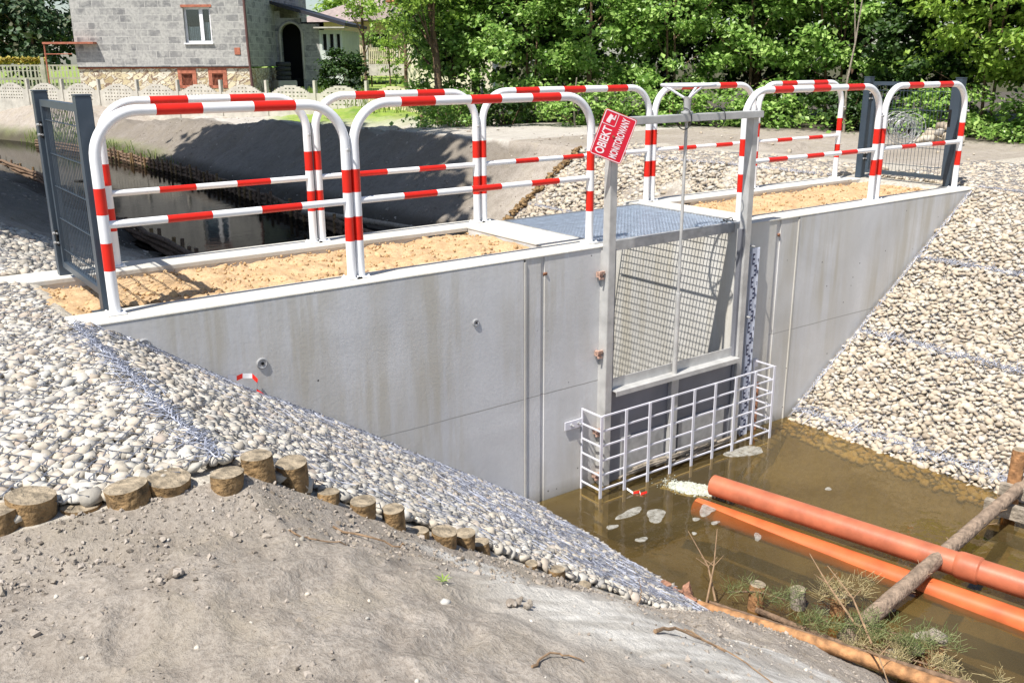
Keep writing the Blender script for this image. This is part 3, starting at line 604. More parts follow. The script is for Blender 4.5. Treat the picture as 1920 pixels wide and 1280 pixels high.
def addtext(s, x0, y0, x1, y1, par, mat=None):
    me = text(s, x0, y0, x1, y1); 
    if mat: me.materials.clear(); me.materials.append(MT[mat])
    o = bpy.data.objects.new('lettering', me); COL.objects.link(o); o.parent = par; return o
addtext('OBIEKT', .022, Hd*.60, Wd*.655, Hd*.88, so)
addtext('MONITOROWANY', .022, Hd*.19, Wd*.94, Hd*.43, so)
m = MB()  # camera pictogram
cxs, cys = Wd*.84, Hd*.76
extr(m, [(cxs-.030, cys-.002), (cxs+.018, cys-.012), (cxs+.026, cys+.012), (cxs-.022, cys+.026)], 0, .0016); extr(m, [(cxs-.036, cys+.0), (cxs-.028, cys-.008), (cxs-.022, cys+.022), (cxs-.032, cys+.026)], 0, .0016)
extr(m, [(cxs-.006, cys-.032), (cxs+.03, cys-.032), (cxs+.03, cys-.026), (cxs+.002, cys-.026), (cxs+.006, cys-.006), (cxs-.003, cys-.004)], 0, .0016); m.build('camera_pictogram', 'signwhite', so)
m = MB(); m.tube([(Wd*.5, Hd*.5, 0), (Wd*.5, Hd*.5, .006)], .008, 10); m.build('bolt', 'rust', so)
m = MB(); m.obox((Wd*.5, Hd*.5, -.012), (.05, .05, .018)); m.build('bracket', 'galv', so)

# ---------------------------------------------------------------- staff gauge
sg = empty('staff_gauge', (5.10, -.215, -1.9), 0, 'white and navy water level gauge board right of the sluice gate', 'staff gauge')
x0, x1, yb = 5.035, 5.130, -.222
m = MB(); m.box((x0, yb, -2.05), (x1, yb+.012, -.205), bev=.002).box((x0+.02, yb+.012, -2.05), (x1-.02, -.1665, -.25)); part(m, 'gauge_board', 'gaugewhite', sg)
m = MB(); z = -.25; k = 0
while z > -1.86:
    for c in range(5):
        zz = z-c*.02; 
        side = (k % 2)
        xa = x0+.004 if side == 0 else x0+.034
        if c % 2 == 0: m.box((xa, yb-.0015, zz-.016), (xa+.030, yb+.0, zz))
    xs_ = (x0+.004) if side == 0 else (x0+.056); m.box((xs_, yb-.0018, z-.096), (xs_+.009, yb, z-.0))
    z -= .1; k += 1
part(m, 'gauge_marks', 'gaugeblue', sg)
for k in range(16):
    me = text(str((19-k) % 10), 0, 0, .016, .030); me.materials.clear(); me.materials.append(MT['gaugeblue']); o = bpy.data.objects.new('gauge_numeral', me); COL.objects.link(o)
    o.parent = sg; o.matrix_parent_inverse = Matrix.Translation(-Vector(sg.location)); o.location = (x0+.070, yb-.001, -.33-k*.1); o.rotation_euler = (math.pi/2, 0, 0)

# ---------------------------------------------------------------- intake basket
bk = empty('debris_basket', (4.2, -.3, -1.9), 0, 'pale lavender steel bar basket fixed around the sluice outlet', 'debris basket')
xa, xb, yf = 3.215, 5.215, -.405
rows = [-1.235-.12*i for i in range(7)]
m = MB()
for i in range(9): x = xa+i*.25; m.box((x-.0125, yf-.004, -2.0), (x+.0125, yf+.004, -1.235+.006))
part(m, 'upright_bars', 'cage', bk)
m = MB()
for z in rows: m.box((xa, yf+.0045, z-.006), (xb, yf+.0145, z+.006))
part(m, 'cross_bars', 'cage', bk)
for x in (xa, xb):
    m = MB()
    for z in rows: m.box((x-.004, yf+.015, z-.006), (x+.004, -.172, z+.006))
    m.box((x-.005, -.186, -2.0), (x+.005, -.172, -1.23)); part(m, 'side_grid', 'cage', bk)
for x, s_ in ((xa, -1), (xb, 1)):
    m = MB(); m.box((min(x, x+s_*.17), -.182, -1.375), (max(x, x+s_*.17), -.172, -1.31), 0) if s_ < 0 else m.box((x-.01, -.182, -1.30), (x+.05, -.172, -1.23), 0)
    part(m, 'mount_plate', 'cage', bk)
    for q in (.04, .11):
        if s_ < 0: mm_ = MB(); mm_.tube([(x-q, -.182, -1.34), (x-q, -.22, -1.34)], .006, 8).tube([(x-q, -.182, -1.34), (x-q, -.192, -1.34)], .012, 6); part(mm_, 'anchor_bolt', 'galv', bk)
m = MB(); m.tube([(5.27, -.19, -1.45), (5.28, -.19, -2.1)], .012, 8); part(m, 'rusty_rod', 'rust', bk)
# ---------------------------------------------------------------- gabion mattresses
def surf(x, y): return bank(x, y)
def gabion(name, label, region, xr, yr, sp, size, mat, base=ICO1, lift=.0, two=False, wire_r=.0018, cell=.085, wx=None, seams=(), messy=()):
    e = empty(name, (sum(xr)/2, sum(yr)/2, float(surf(sum(xr)/2, sum(yr)/2))), 0, label, 'gabion mattress', 'wire gabion mattresses lining the banks')
    slope = lambda x, y: np.abs((surf(x+.02, y)-surf(x-.02, y))/.04)
    mb = MB()
    for layer in range(2 if two else 1):
        gx = []; y = yr[0]; r = 0
        while y < yr[1]:
            x = xr[0]+(r % 2)*sp*.5; row = []
            while x < xr[1]: row.append((x, y)); x += sp/math.sqrt(1+float(slope(x, y))**2)
            gx += row; y += sp*.86; r += 1
        G = np.array(gx)+RNG.normal(0, sp*.17, (len(gx), 2))+(sp*.4*layer); k = region(G[:, 0], G[:, 1]); G = G[k]
        z = surf(G[:, 0], G[:, 1])+lift-layer*.03+RNG.normal(0, size*.06, len(G))+.03*vnoise(G[:, 0], G[:, 1], 1.6, 77)
        stones(mb, np.column_stack([G, z]), size*np.clip(RNG.lognormal(0, .26, len(G)), .55, 1.45), base if layer == 0 else ICO1, .52)
    o = part(mb, 'stone_fill', mat, e, True); o['kind'] = 'stuff'
    # hexagonal wire net lying on the stones
    wm = MB(); V = []; Ed = []; cw = cell; ch = cell*1.25; x = xr[0]; zf = lambda x, y: surf(x, y)+lift+size*.55+.03*vnoise(x, y, 1.6, 77)+.010*vnoise(x, y, 16, 78)
    nodes = {}; i = 0; rows_ = int((xr[1]-xr[0])/ (cw*.5))+1; cols_ = int((yr[1]-yr[0])/ch)+1
    pts = []; 
    for a in range(rows_):            # zigzag strands running along y, twisted together pairwise
        for b in range(cols_*2):
            ph = (b+a*0) % 2; off = .23*cw*(1 if ((b//1) % 2 == 0) ^ (a % 2 == 0) else -1)
            pts.append((xr[0]+a*cw*.5+off*.95, yr[0]+b*ch*.5))
    pts = np.array(pts); pts += RNG.normal(0, cell*.05, pts.shape); nb = cols_*2
    E = [(a*nb+b, a*nb+b+1) for a in range(rows_) for b in range(nb-1)]
    if True:
        E2 = []
        for a in range(rows_-1):
            for b in range(nb):
                if ((b % 2 == 0) ^ (a % 2 == 0)): E2.append((a*nb+b, (a+1)*nb+b))
        E = np.array(E+E2)
    P3 = np.column_stack([pts, zf(pts[:, 0], pts[:, 1])]); A, B = P3[E[:, 0]], P3[E[:, 1]]; mid = (A+B)/2; k = region(mid[:, 0], mid[:, 1]); A, B = A[k], B[k]
    wires(wm, A, B, wire_r)
    part(wm, 'wire_net', 'wire', e); wm = MB()
    for (mx0, mx1, my0, my1, n, rr) in messy:   # dense crumpled wire where nets overlap
        c = np.column_stack([RNG.uniform(mx0, mx1, n), RNG.uniform(my0, my1, n)]); t = RNG.uniform(0, np.pi*2, n); ll = RNG.uniform(.02, .09, n)
        d2 = np.column_stack([np.cos(t), np.sin(t)])*ll[:, None]; A2, B2 = c-d2, c+d2; k = region(c[:, 0], c[:, 1]); A2, B2 = A2[k], B2[k]
        wires(wm, np.column_stack([A2, zf(A2[:, 0], A2[:, 1])+RNG.uniform(-.005, .02, len(A2))]), np.column_stack([B2, zf(B2[:, 0], B2[:, 1])+RNG.uniform(-.005, .02, len(A2))]), rr)
    if messy: part(wm, 'tangled_wire', 'wire_bright', e)
    for ax, v, a, b in seams:
        t = np.arange(a, b, .02); q = np.column_stack([t, np.full(len(t), v)]) if ax == 'y' else np.column_stack([np.full(len(t), v), t])
        sb = MB()
        for j in range(3):
            ph = j*2.1; w_ = .012+.006*j; qq = q+RNG.normal(0, .006, q.shape); o1 = np.sin(t*70+ph)*w_; 
            if ax == 'y': qq[:, 1] += o1
            else: qq[:, 0] += o1
            sb.tube(np.column_stack([qq, zf(qq[:, 0], qq[:, 1])+.004+np.cos(t*70+ph)*.008+.01]), .0028, 4)
        part(sb, 'seam_wire', 'wire_bright', e)
    return e
def wires(mb, A, B, r):
    d = B-A; L = np.linalg.norm(d, axis=1)[:, None]+1e-9; d = d/L; u = np.cross(d, (0, 0, 1.)); u /= np.linalg.norm(u, axis=1)[:, None]+1e-9; w = np.cross(d, u); n = len(A)
    an = [0, 2*math.pi/3, 4*math.pi/3]; V = np.stack([A+r*(math.cos(q)*u+math.sin(q)*w) for q in an]+[B+r*(math.cos(q)*u+math.sin(q)*w) for q in an], 1)
    F = np.array([(0, 1, 4, 3), (1, 2, 5, 4), (2, 0, 3, 5)]); mb.add(V.reshape(-1, 3), (F[None]+(np.arange(n)*6)[:, None, None]).reshape(-1, 4))
jag = lambda x, s: .05*vnoise(x, x*0, 4, s)
gabion('gabion_mattress', 'pale stone gabion mattress on the near left bank, between stumps and wall',
    lambda x, y: (y > -2.33+jag(x, 60))&(x < 2.75)&((y < -.19)|(x < -.27))&(y < 1.1), (-2.3, 2.8), (-2.4, 1.1), .042, .0305, 'stone', ICO1, .008, False, .0023, .07,
    seams=[('x', -.24, -2.33, -.2), ('y', -.21, .0, 2.6)], messy=[(1.6, 2.7, -2.2, -.2, 3200, .0015), (-.30, -.19, -2.33, -.2, 240, .0018), (-.2, 2.6, -.30, -.19, 400, .0018), (.2, 1.8, -2.2, -.2, 1300, .0014)])
gabion('gabion_mattress', 'pale stone gabion mattress behind the left wire gate',
    lambda x, y: (y > 1.44)&(y < 4.7+jag(x, 61))&(x < 2.9)|((y > 1.0)&(y <= 1.44)&(x < -.95)), (-3.2, 2.9), (1.0, 4.8), .062, .045, 'stone', ICO1, .0, wire_r=.0022, cell=.1)
gabion('gabion_mattress', 'tan stone gabion mattress on the near right bank beside the water',
    lambda x, y: (y > -2.75)&(x > 5.60)&((y < -.19)|(x > 8.78))&(y < 1.1), (5.6, 11.2), (-2.75, 1.1), .046, .0335, 'stone_tan', ICO1, .01, False, .0022, .08,
    seams=[('x', 5.83, -2.5, -.2), ('x', 6.72, -2.7, -.2), ('x', 7.62, -2.7, -.2), ('x', 8.6, -2.7, -.2), ('y', -.21, 5.8, 8.5)], messy=[(5.78, 5.90, -2.5, -.2, 160, .0018), (6.68, 6.76, -2.7, -.2, 160, .0018), (7.58, 7.66, -2.7, -.2, 140, .0018)])
gabion('gabion_mattress', 'tan stone gabion mattress on the far bank behind the grating and rear railings',
    lambda x, y: (y > 1.44)&(y < 6.0+jag(x, 62))&(x > 5.1)&(x < 9.6+.5*vnoise(y, y*0, 1, 4)), (5.0, 10.2), (1.4, 6.1), .068, .049, 'stone_tan', ICO1, .0, wire_r=.0024, cell=.12,
    seams=[('x', 8.5, 1.5, 6.0), ('x', 7.4, 1.5, 6)])

# ---------------------------------------------------------------- stumps, logs, stakes
def log_mesh(mb, A, B, r0, r1, seg=18, rough=.06, ends=True, capm=1, seed=0):
    A, B = np.array(A, float), np.array(B, float); L = np.linalg.norm(B-A); n = max(4, int(L/.04)); t = np.linspace(0, 1, n); rr = np.random.default_rng(seed)
    ax = (B-A)/L; u = np.cross(ax, (0, 0, 1.)); u = u/np.linalg.norm(u) if np.linalg.norm(u) > .1 else np.array([1., 0, 0]); w = np.cross(ax, u); an = np.linspace(0, 2*np.pi, seg, endpoint=False); V = []
    lob = 1+rough*sum(np.cos(an*k+rr.uniform(0, 6))/k for k in (2, 3, 5)); bend = rr.normal(0, .012*min(L, 1.5), 2)
    for q in t:
        R = (r0*(1-q)+r1*q)*lob*(1+rr.normal(0, rough*.35, seg)); c = A+(B-A)*q+math.sin(q*math.pi)*(u*bend[0]+w*bend[1]); V.append(c+R[:, None]*(np.cos(an)[:, None]*u+np.sin(an)[:, None]*w))
    V = np.array(V); mb.add(V.reshape(-1, 3), [(i*seg+k, i*seg+(k+1) % seg, (i+1)*seg+(k+1) % seg, (i+1)*seg+k) for i in range(n-1) for k in range(seg)], 0)
    if ends:
        for e_, c in ((0, A), (n-1, B)): mb.add(np.vstack([V[e_], V[e_].mean(0)+(ax*(.002 if e_ else -.002))]), [(k, (k+1) % seg, seg) for k in range(seg)], capm)
    return mb
stump_xy = [(-.925,-2.32,.078,'cut off by the left picture edge'), (-.82,-2.31,.083,'broad and flat'), (-.69,-2.33,.070,'low and greyish'), (-.565,-2.38,.080,'broad with orange flaking bark'), (-.43,-2.37,.084,'thin low slice almost buried'), (-.265,-2.44,.066,'right under the tangled seam wire'),
 (-.135,-2.36,.066,'first of the raised pair on the crest'), (.00,-2.33,.066,'second of the raised pair on the crest'), (.115,-2.37,.050,'split orange one just past the crest'), (.235,-2.40,.058,'dark brown one going down the slope'), (.345,-2.42,.050,'narrow dark one going down the slope'),
 (.45,-2.41,.056,'yellowish one halfway down the upper slope'), (.57,-2.42,.062,'tall yellow one standing proud'), (.69,-2.38,.056,'reddish barked one beside the tall yellow one'), (.79,-2.34,.048,'last of the close upper row'), (1.05,-2.36,.034,'tiny one half buried in earth'), (1.19,-2.36,.048,'first of the lower pair'), (1.33,-2.38,.048,'second of the lower pair')]
for i, (x, y, r, d_) in enumerate(stump_xy):
    r *= .82; zt = float(bank(x, y))+.045+.018*math.sin(i*2.1)-(.03 if 'low' in d_ or 'buried' in d_ or 'tiny' in d_ else 0)+(.025 if 'raised' in d_ or 'tall' in d_ else 0)
    tx, ty = math.sin(i*1.7)*.1, math.cos(i*2.3)*.09; m = MB(); log_mesh(m, (x-tx*.4, y-ty*.4, zt-.4), (x, y, zt), r*.97, r, 20, .05, capm=1, seed=i)
    o = m.build('timber_stump', ['stumpside', 'cutwood'], None, 'auto'); tag(o, 'sawn round timber stump in the edging row, '+d_, 'timber stump', 'timber stumps edging the gabions')
m = MB(); log_mesh(m, (3.05, -2.67, -1.83), (5.62, -2.43, -1.66), .052, .043, 16, .08, seed=91); o = m.build('fallen_pole', ['greybark', 'cutwood'], None, True); tag(o, 'long bark covered pole lying across both orange pipes', 'pole')
m = MB()
for k in range(16):
    t = RNG.uniform(.15, .95); p = np.array((3.05, -2.67, -1.83))*(1-t)+np.array((5.62, -2.43, -1.66))*t; a = RNG.uniform(-1, 1, 3); a[2] = abs(a[2])*.5-.4; m.tube([p, p+a*.05, p+a*.09+np.array((.02, 0, .02))], .0025, 4)
q = m.build('broken_twigs', 'twig'); q.parent = o
m = MB(); log_mesh(m, (2.60, -1.80, -1.84), (2.98, -3.75, -1.66), .028, .04, 14, .08, seed=92); o = m.build('fallen_log', ['peeled', 'cutwood'], None, True); tag(o, 'peeled orange brown log lying along the near water edge', 'log')
m = MB(); log_mesh(m, (2.70, -1.95, -1.82), (3.06, -3.6, -1.66), .012, .018, 10, .1, seed=94); o = m.build('fallen_branch', ['bark', 'cutwood'], None, True); tag(o, 'thin brown stick lying tight against the peeled log', 'branch')
m = MB(); log_mesh(m, (2.92, -2.15, -1.86), (3.12, -3.6, -1.74), .018, .024, 10, .1, seed=93); o = m.build('fallen_branch', ['bark', 'cutwood'], None, True); tag(o, 'thin dark branch lying between the peeled log and the water', 'branch')
for (x, y, h, r, mt, lb) in [(2.98,-2.10,.17,.047,'peeled','pale peeled stake standing highest in the near water edge'), (3.19,-2.24,.13,.044,'greywood','grey topped stake in the water right of the peeled stake'), (3.34,-2.42,.12,.045,'peeled','short stake overhung by dead needles beside the pole end')]:
    m = MB(); log_mesh(m, (x+.01, y, WZ-.5), (x, y, WZ+h), r, r, 16, .05, seed=int(x*100)); o = m.build('wooden_stake', [mt, 'cutwood'], None, 'auto'); tag(o, lb, 'wooden stake')
m = MB(); log_mesh(m, (3.34, -3.02, WZ-.5), (3.30, -3.02, WZ+.17), .055, .07, 12, .22, seed=8); o = m.build('broken_stump', ['peeled', 'greywood'], None, 'auto'); tag(o, 'splintered broken stump in the water at the bottom right', 'stump')
m = MB(); stones(m, np.array([(3.23, -2.97, WZ+.10), (3.31, -3.05, WZ+.18), (3.17, -2.92, WZ+.05)]), np.array([.085, .06, .06]), ICO2, .5); q = m.build('torn_bark', 'greywood', None, True); q.parent = o
m = MB(); log_mesh(m, (5.50, -2.40, WZ-.6), (5.49, -2.39, -1.40), .05, .048, 14, .06, seed=15); o = m.build('wooden_stake', ['peeled', 'cutwood'], None, 'auto'); tag(o, 'orange round stake at the right picture edge holding the pole end', 'wooden stake')
m = MB(); m.obox((5.35, -2.75, -1.80), (.06, .9, .10), Matrix.Rotation(.2, 3, 'Z')).obox((5.5, -2.72, -1.70), (.05, .8, .09), Matrix.Rotation(.25, 3, 'Z')); o = m.build('timber_boards', 'greywood'); tag(o, 'weathered boards lying by the water under the stake at the right edge', 'boards')
# pine twigs and needles on the water edge
def needles(mb, C, n, L, spread=1.0, r=.0012, mi=0):
    d = RNG.normal(size=(n, 3)); d[:, 2] = np.abs(d[:, 2])*.9+.1; d /= np.linalg.norm(d, axis=1)[:, None]; A = np.array(C)+RNG.normal(0, .02*spread, (n, 3)); wires(mb, A, A+d*L*RNG.uniform(.6, 1.2, n)[:, None], r)
    mb.MI[-1][:] = mi
for k, (ax_, bx, lb, mt, nn) in enumerate([((2.86,-1.98,-1.80),(3.0,-2.3,-1.75),'small green pine sprig left of the peeled stake','needle',260), ((3.0,-2.45,-1.80),(3.28,-3.15,-1.72),'fresh green pine branch lying beside the peeled log','needle',1150), ((3.02,-2.75,-1.80),(3.16,-3.6,-1.74),'straw coloured pine branch lying by the broken stump','straw',1000), ((3.24,-2.38,-1.76),(3.42,-2.5,-1.74),'clump of dead brown needles over the short stake','straw',380)]):
    e = empty('pine_branch', ax_, 0, lb, 'pine branch'); m = MB(); A, B = np.array(ax_), np.array(bx); m.tube([A, (A+B)/2+np.array((.02, .01, .02)), B], [.007, .005, .003], 6); part(m, 'twig', 'bark', e)
    m = MB(); nt_ = max(6, nn//28)
    for j in range(nt_):
        t = RNG.random(); c = A*(1-t)+B*t+np.array((RNG.normal(0, .07), RNG.normal(0, .05), RNG.uniform(0, .03))); needles(m, c, nn//nt_, .065)
    part(m, 'needles', mt, e)
for k, (P, lb) in enumerate([([(2.72,-2.0,-1.8),(2.80,-1.86,-1.66),(2.78,-1.70,-1.48)],'forked bare twig rising from the start of the peeled log'), ([(2.66,-1.98,-1.82),(2.78,-1.92,-1.62),(2.86,-1.86,-1.42)],'thin upright bare twig beside the forked one'), ([(3.1,-2.7,-1.75),(3.16,-2.45,-1.62),(3.18,-2.3,-1.5)],'bare reddish twig leaning over the pine branch'), ([(3.02,-2.85,-1.75),(3.2,-2.6,-1.66),(3.3,-2.35,-1.6)],'bare brown twig lying against the short stake'), ([(2.9,-2.9,-1.72),(2.75,-3.05,-1.6),(2.62,-3.2,-1.64)],'bare twig sticking out over the bank from the log')]):
    m = MB(); m.tube(P, [.007, .005, .0022], 6); a = np.array(P[1]); m.tube([a, a+np.array((-.05, .06, .05))], [.004, .0015], 5); m.tube([a, a+np.array((.06, -.02, .06))], [.003, .0012], 5); o = m.build('bare_twig', 'twig'); tag(o, lb, 'twig', 'bare twigs at the water edge')
# root crown at the log's start
m = MB(); C = np.array([(2.60+RNG.normal(0, .05), -1.80+RNG.normal(0, .05), -1.83+RNG.normal(0, .02)) for _ in range(16)]); stones(m, C, .034, ICO1, .6, jit=.4); o = m.build('bark_chunk', 'redbark'); tag(o, 'rough lumps of bark at the upper end of the peeled log', 'bark')

# orange pipes
def pipe(A, B, r, lb, bell=None, mt='pipe'):
    A, B = np.array(A, float), np.array(B, float); e = empty('drain_pipe', A, 0, lb, 'pipe', 'orange pipes in the water'); d = (B-A)/np.linalg.norm(B-A); m = MB()
    m.tube([A, A+d*.5, B], r, 36, 0, cap=False).tube([A+d*.001, A+d*.5, B], r*.93, 36, 0, cap=False); a = A
    u = np.cross(d, (0, 0, 1.)); u /= np.linalg.norm(u); w = np.cross(d, u); an = np.linspace(0, 2*np.pi, 36, endpoint=False); O = A+r*(np.cos(an)[:, None]*u+np.sin(an)[:, None]*w); I = A+r*.93*(np.cos(an)[:, None]*u+np.sin(an)[:, None]*w)
    m.add(np.vstack([O, I]), [(k, (k+1) % 36, 36+(k+1) % 36, 36+k) for k in range(36)]); part(m, 'pipe_barrel', mt, e, 'auto')
    if bell: 
        m = MB(); c = A+d*bell; m.tube([c, c+d*.012, c+d*.03, c+d*.14, c+d*.15], [r+.001, r*1.10, r*1.13, r*1.13, r+.001], 36, 0, cap=False); part(m, 'pipe_socket', mt, e, 'auto')
p1a, p1b = np.array((3.925, -.90, -1.80)), np.array((4.33, -3.05, -1.775)); pipe(p1a, p1a+(p1b-p1a)*2.2, .079, 'upper salmon orange plastic pipe with its open end by the froth', 1.78, 'pipe_salmon')
p2a, p2b = np.array((3.80, -.86, -1.972)), np.array((4.12, -3.17, -1.893)); pipe(p2a, p2a+(p2b-p2a)*2.2, .079, 'lower orange plastic pipe half under the brown water', None)

# foam patches and froth
def blob(cx_, cy_, rx, ry, seed, z=WZ+.004, rot=0, holes=0):
    n = 44; rr = np.random.default_rng(seed); a = np.linspace(0, 2*np.pi, n, endpoint=False); R = 1+.16*np.cos(a*2+rr.uniform(0, 6))+.12*np.cos(a*3+rr.uniform(0, 6))+.03*np.cos(a*7+rr.uniform(0, 6))
    x, y = R*np.cos(a)*rx, R*np.sin(a)*ry; c, s_ = math.cos(rot), math.sin(rot); x, y = x*c-y*s_, x*s_+y*c; m = MB()
    V = [(cx_+p, cy_+q, z-.006) for p, q in zip(x, y)]+[(cx_+p*.97, cy_+q*.97, z-.001) for p, q in zip(x, y)]+[(cx_, cy_, z)]
    m.add(V, [(k, (k+1) % n, n+(k+1) % n, n+k) for k in range(n)]); m.add(V, [(n+k, n+(k+1) % n, 2*n) for k in range(n)]); return m
foam_px = [(3.23,-.72,.13,.045,'long foam patch just in front of the basket corner'), (3.36,-.86,.10,.075,'rounded foam patch near the basket corner'), (3.74,-1.02,.11,.06,'lobed foam patch floating over the lower pipe'), (2.98,-.80,.05,.028,'oval foam patch nearest the stained pier'), (3.02,-1.06,.045,.030,'oval foam patch close to the left wire net'),
   (3.55,-1.08,.032,.022,'tiny foam patch left of the lobed one'), (3.62,-1.20,.034,.024,'small foam spot below the lobed patch'), (3.38,-1.22,.022,.016,'smallest foam speck in mid water'), (3.70,-1.52,.055,.026,'kidney shaped foam patch left of the lower pipe'), (4.75,-1.35,.034,.02,'pale foam spot right of the upper pipe'), (4.80,-.48,.17,.10,'grey foam patch at the right end of the basket'), (2.66,-1.10,.07,.03,'thin foam sliver along the left wire net')]
for i, (x, y, rx, ry, lb) in enumerate(foam_px):
    m = blob(x, y, rx, ry, 100+i, rot=.6*math.sin(i)); o = m.build('foam_patch', 'foam', None, True); tag(o, lb, 'foam patch', 'foam patches floating on the brown water')
m = MB(); nu, nv = 90, 50; U_, V_ = np.meshgrid(np.linspace(0, 1, nu), np.linspace(-1, 1, nv)); ax0, ax1 = np.array((3.98, -.90)), np.array((3.80, -.50)); dd_ = ax1-ax0; pp_ = np.array((-dd_[1], dd_[0]))/np.linalg.norm(dd_); wd = .055+.05*np.sin(U_*2.6)+.03*vnoise(U_, V_*0, 7, 71)
fx = ax0[0]+dd_[0]*U_+pp_[0]*V_*wd; fy = ax0[1]+dd_[1]*U_+pp_[1]*V_*wd; ed = (1-V_**4)*np.minimum(1, (1-U_)*5)*np.minimum(1, U_*8+.5); fz = WZ-.012+ed*(.022+.05*(1-U_)**1.5*(1-V_**2)+.030*vnoise(fx, fy, 55, 72)+.022*vnoise(fx, fy, 110, 73)+.02*vnoise(fx, fy, 25, 74))
ii = np.arange(nu*nv).reshape(nv, nu); m.add(np.stack([fx, fy, fz], -1).reshape(-1, 3), np.stack([ii[:-1, :-1], ii[:-1, 1:], ii[1:, 1:], ii[1:, :-1]], -1).reshape(-1, 4))
n = 500; t = RNG.random(n); C = np.column_stack([ax0[0]+dd_[0]*t+RNG.normal(0, .05, n), ax0[1]+dd_[1]*t+RNG.normal(0, .05, n), WZ+.003+.01*RNG.random(n)]); stones(m, C, RNG.lognormal(math.log(.004), .4, n), ICO1, .8)
o = m.build('water_froth', 'bubbly', None, True); tag(o, 'white churning froth where the water leaves the upper pipe', 'froth', None, 'stuff')
m = MB()
for k in range(14):
    x = RNG.uniform(3.5, 4.3); L = RNG.uniform(.25, .8); z = WZ+.015+RNG.uniform(0, .05); y = -.30+RNG.uniform(-.05, .05); m.tube([(x, y, z), (x+L*.5, y+.012, z+RNG.uniform(0, .02)), (x+L, y+RNG.uniform(-.02, .03), z+RNG.uniform(-.01, .04))], RNG.uniform(.006, .014), 6)
o = m.build('driftwood_bundle', 'greywood', None, True); tag(o, 'bundle of weathered sticks caught behind the basket bars', 'driftwood')
# barrier tape scraps
def scrap(P, w, lb, zt=0):
    m = MB(); P = np.array(P, float); n = len(P); side = np.array((.2, .3, 1.)); side /= np.linalg.norm(side); V = []
    for i, p in enumerate(P): V += [p-side*w/2, p+side*w/2]
    m.add(V, [(2*i, 2*i+2, 2*i+3, 2*i+1) for i in range(n-1)], np.array([i % 2 for i in range(n-1)])); o = m.build('barrier_tape', ['tape_w', 'red'], None, True); tag(o, lb, 'barrier tape')
scrap([(.50,-.24,-.40),(.56,-.21,-.43),(.60,-.20,-.425),(.66,-.19,-.44),(.68,-.22,-.47),(.66,-.24,-.52),(.70,-.25,-.56)], .028, 'scrap of red and white tape sticking out between gabion and wall')
scrap([(3.44,-.46,-1.86),(3.47,-.50,-1.89),(3.52,-.52,-1.885),(3.50,-.55,-1.89),(3.56,-.56,-1.885)], .018, 'pink white scrap of tape caught on a basket bar at the waterline')

# ---------------------------------------------------------------- loose soil, stones and sticks near the camera
n = 30000; P = np.column_stack([RNG.uniform(-2.2, 3.0, n), RNG.uniform(-4.9, -2.4, n)]); w = (vnoise(P[:, 0], P[:, 1], 1.8, 21)+.5)*(vnoise(P[:, 0], P[:, 1], 5, 22)+.5); w = (w/w.max())**1.6*.75*(1-.85*strip(P[:, 0], P[:, 1])); w += .5*(np.abs(P[:, 1]+2.55-.0) < .2)+.22*((P[:, 0] > 0)&(P[:, 0] < 1.5)&(P[:, 1] > -3.1))*(vnoise(P[:, 0], P[:, 1], 4, 55)+.5)
P = P[(RNG.random(n) < w*1.3)&(P[:, 0] < 2.7)]; zz = terrain(P[:, 0], P[:, 1]); m = MB(); stones(m, np.column_stack([P, zz+.002]), np.minimum(RNG.lognormal(math.log(.0042), .5, len(P)), .014), ICO1, .75, jit=.35)
o = m.build('soil_clods', 'clod'); tag(o, 'crumbled grey brown soil clods over the fresh bank', 'soil clods', None, 'stuff')
for k, (cx_, cy_, r_, lb) in enumerate([(-.60, -2.93, .013, 'dark soil lump alone on the left of the bare bank'), (.3, -3.25, .010, 'dark soil lump on the middle of the bare bank')]):
    m = MB(); C = np.array([(cx_+RNG.normal(0, .02), cy_+RNG.normal(0, .02), 0) for _ in range(8)]); C[:, 2] = terrain(C[:, 0], C[:, 1])+.01; stones(m, C, r_, ICO2, .8, jit=.2); o = m.build('soil_lump', 'clod'); tag(o, lb, 'soil lump')
m = MB(); n = 160; P = np.column_stack([RNG.uniform(-1.6, 2.6, n), RNG.uniform(-4.5, -2.45, n)]); stones(m, np.column_stack([P, terrain(P[:, 0], P[:, 1])+.001]), RNG.lognormal(math.log(.006), .4, n), ICO1, .7); o = m.build('scattered_pebbles', 'stone', None, True); tag(o, 'small pale pebbles scattered over the bare earth', 'pebbles', None, 'stuff')
def stick(P, r, lb):
    P = np.array(P, float); t = np.linspace(0, 1, len(P)); tt = np.linspace(0, 1, 14); Q = np.column_stack([np.interp(tt, t, P[:, k]) for k in range(2)])+RNG.normal(0, .004, (14, 2)); Q = np.column_stack([Q, terrain(Q[:, 0], Q[:, 1])+r*1.1+np.interp(tt, t, P[:, 2])])
    m = MB(); m.tube(Q, np.linspace(r, r*.5, 14), 6); o = m.build('dead_twig', 'twig'); tag(o, lb, 'twig', 'dead twigs on the bare bank')
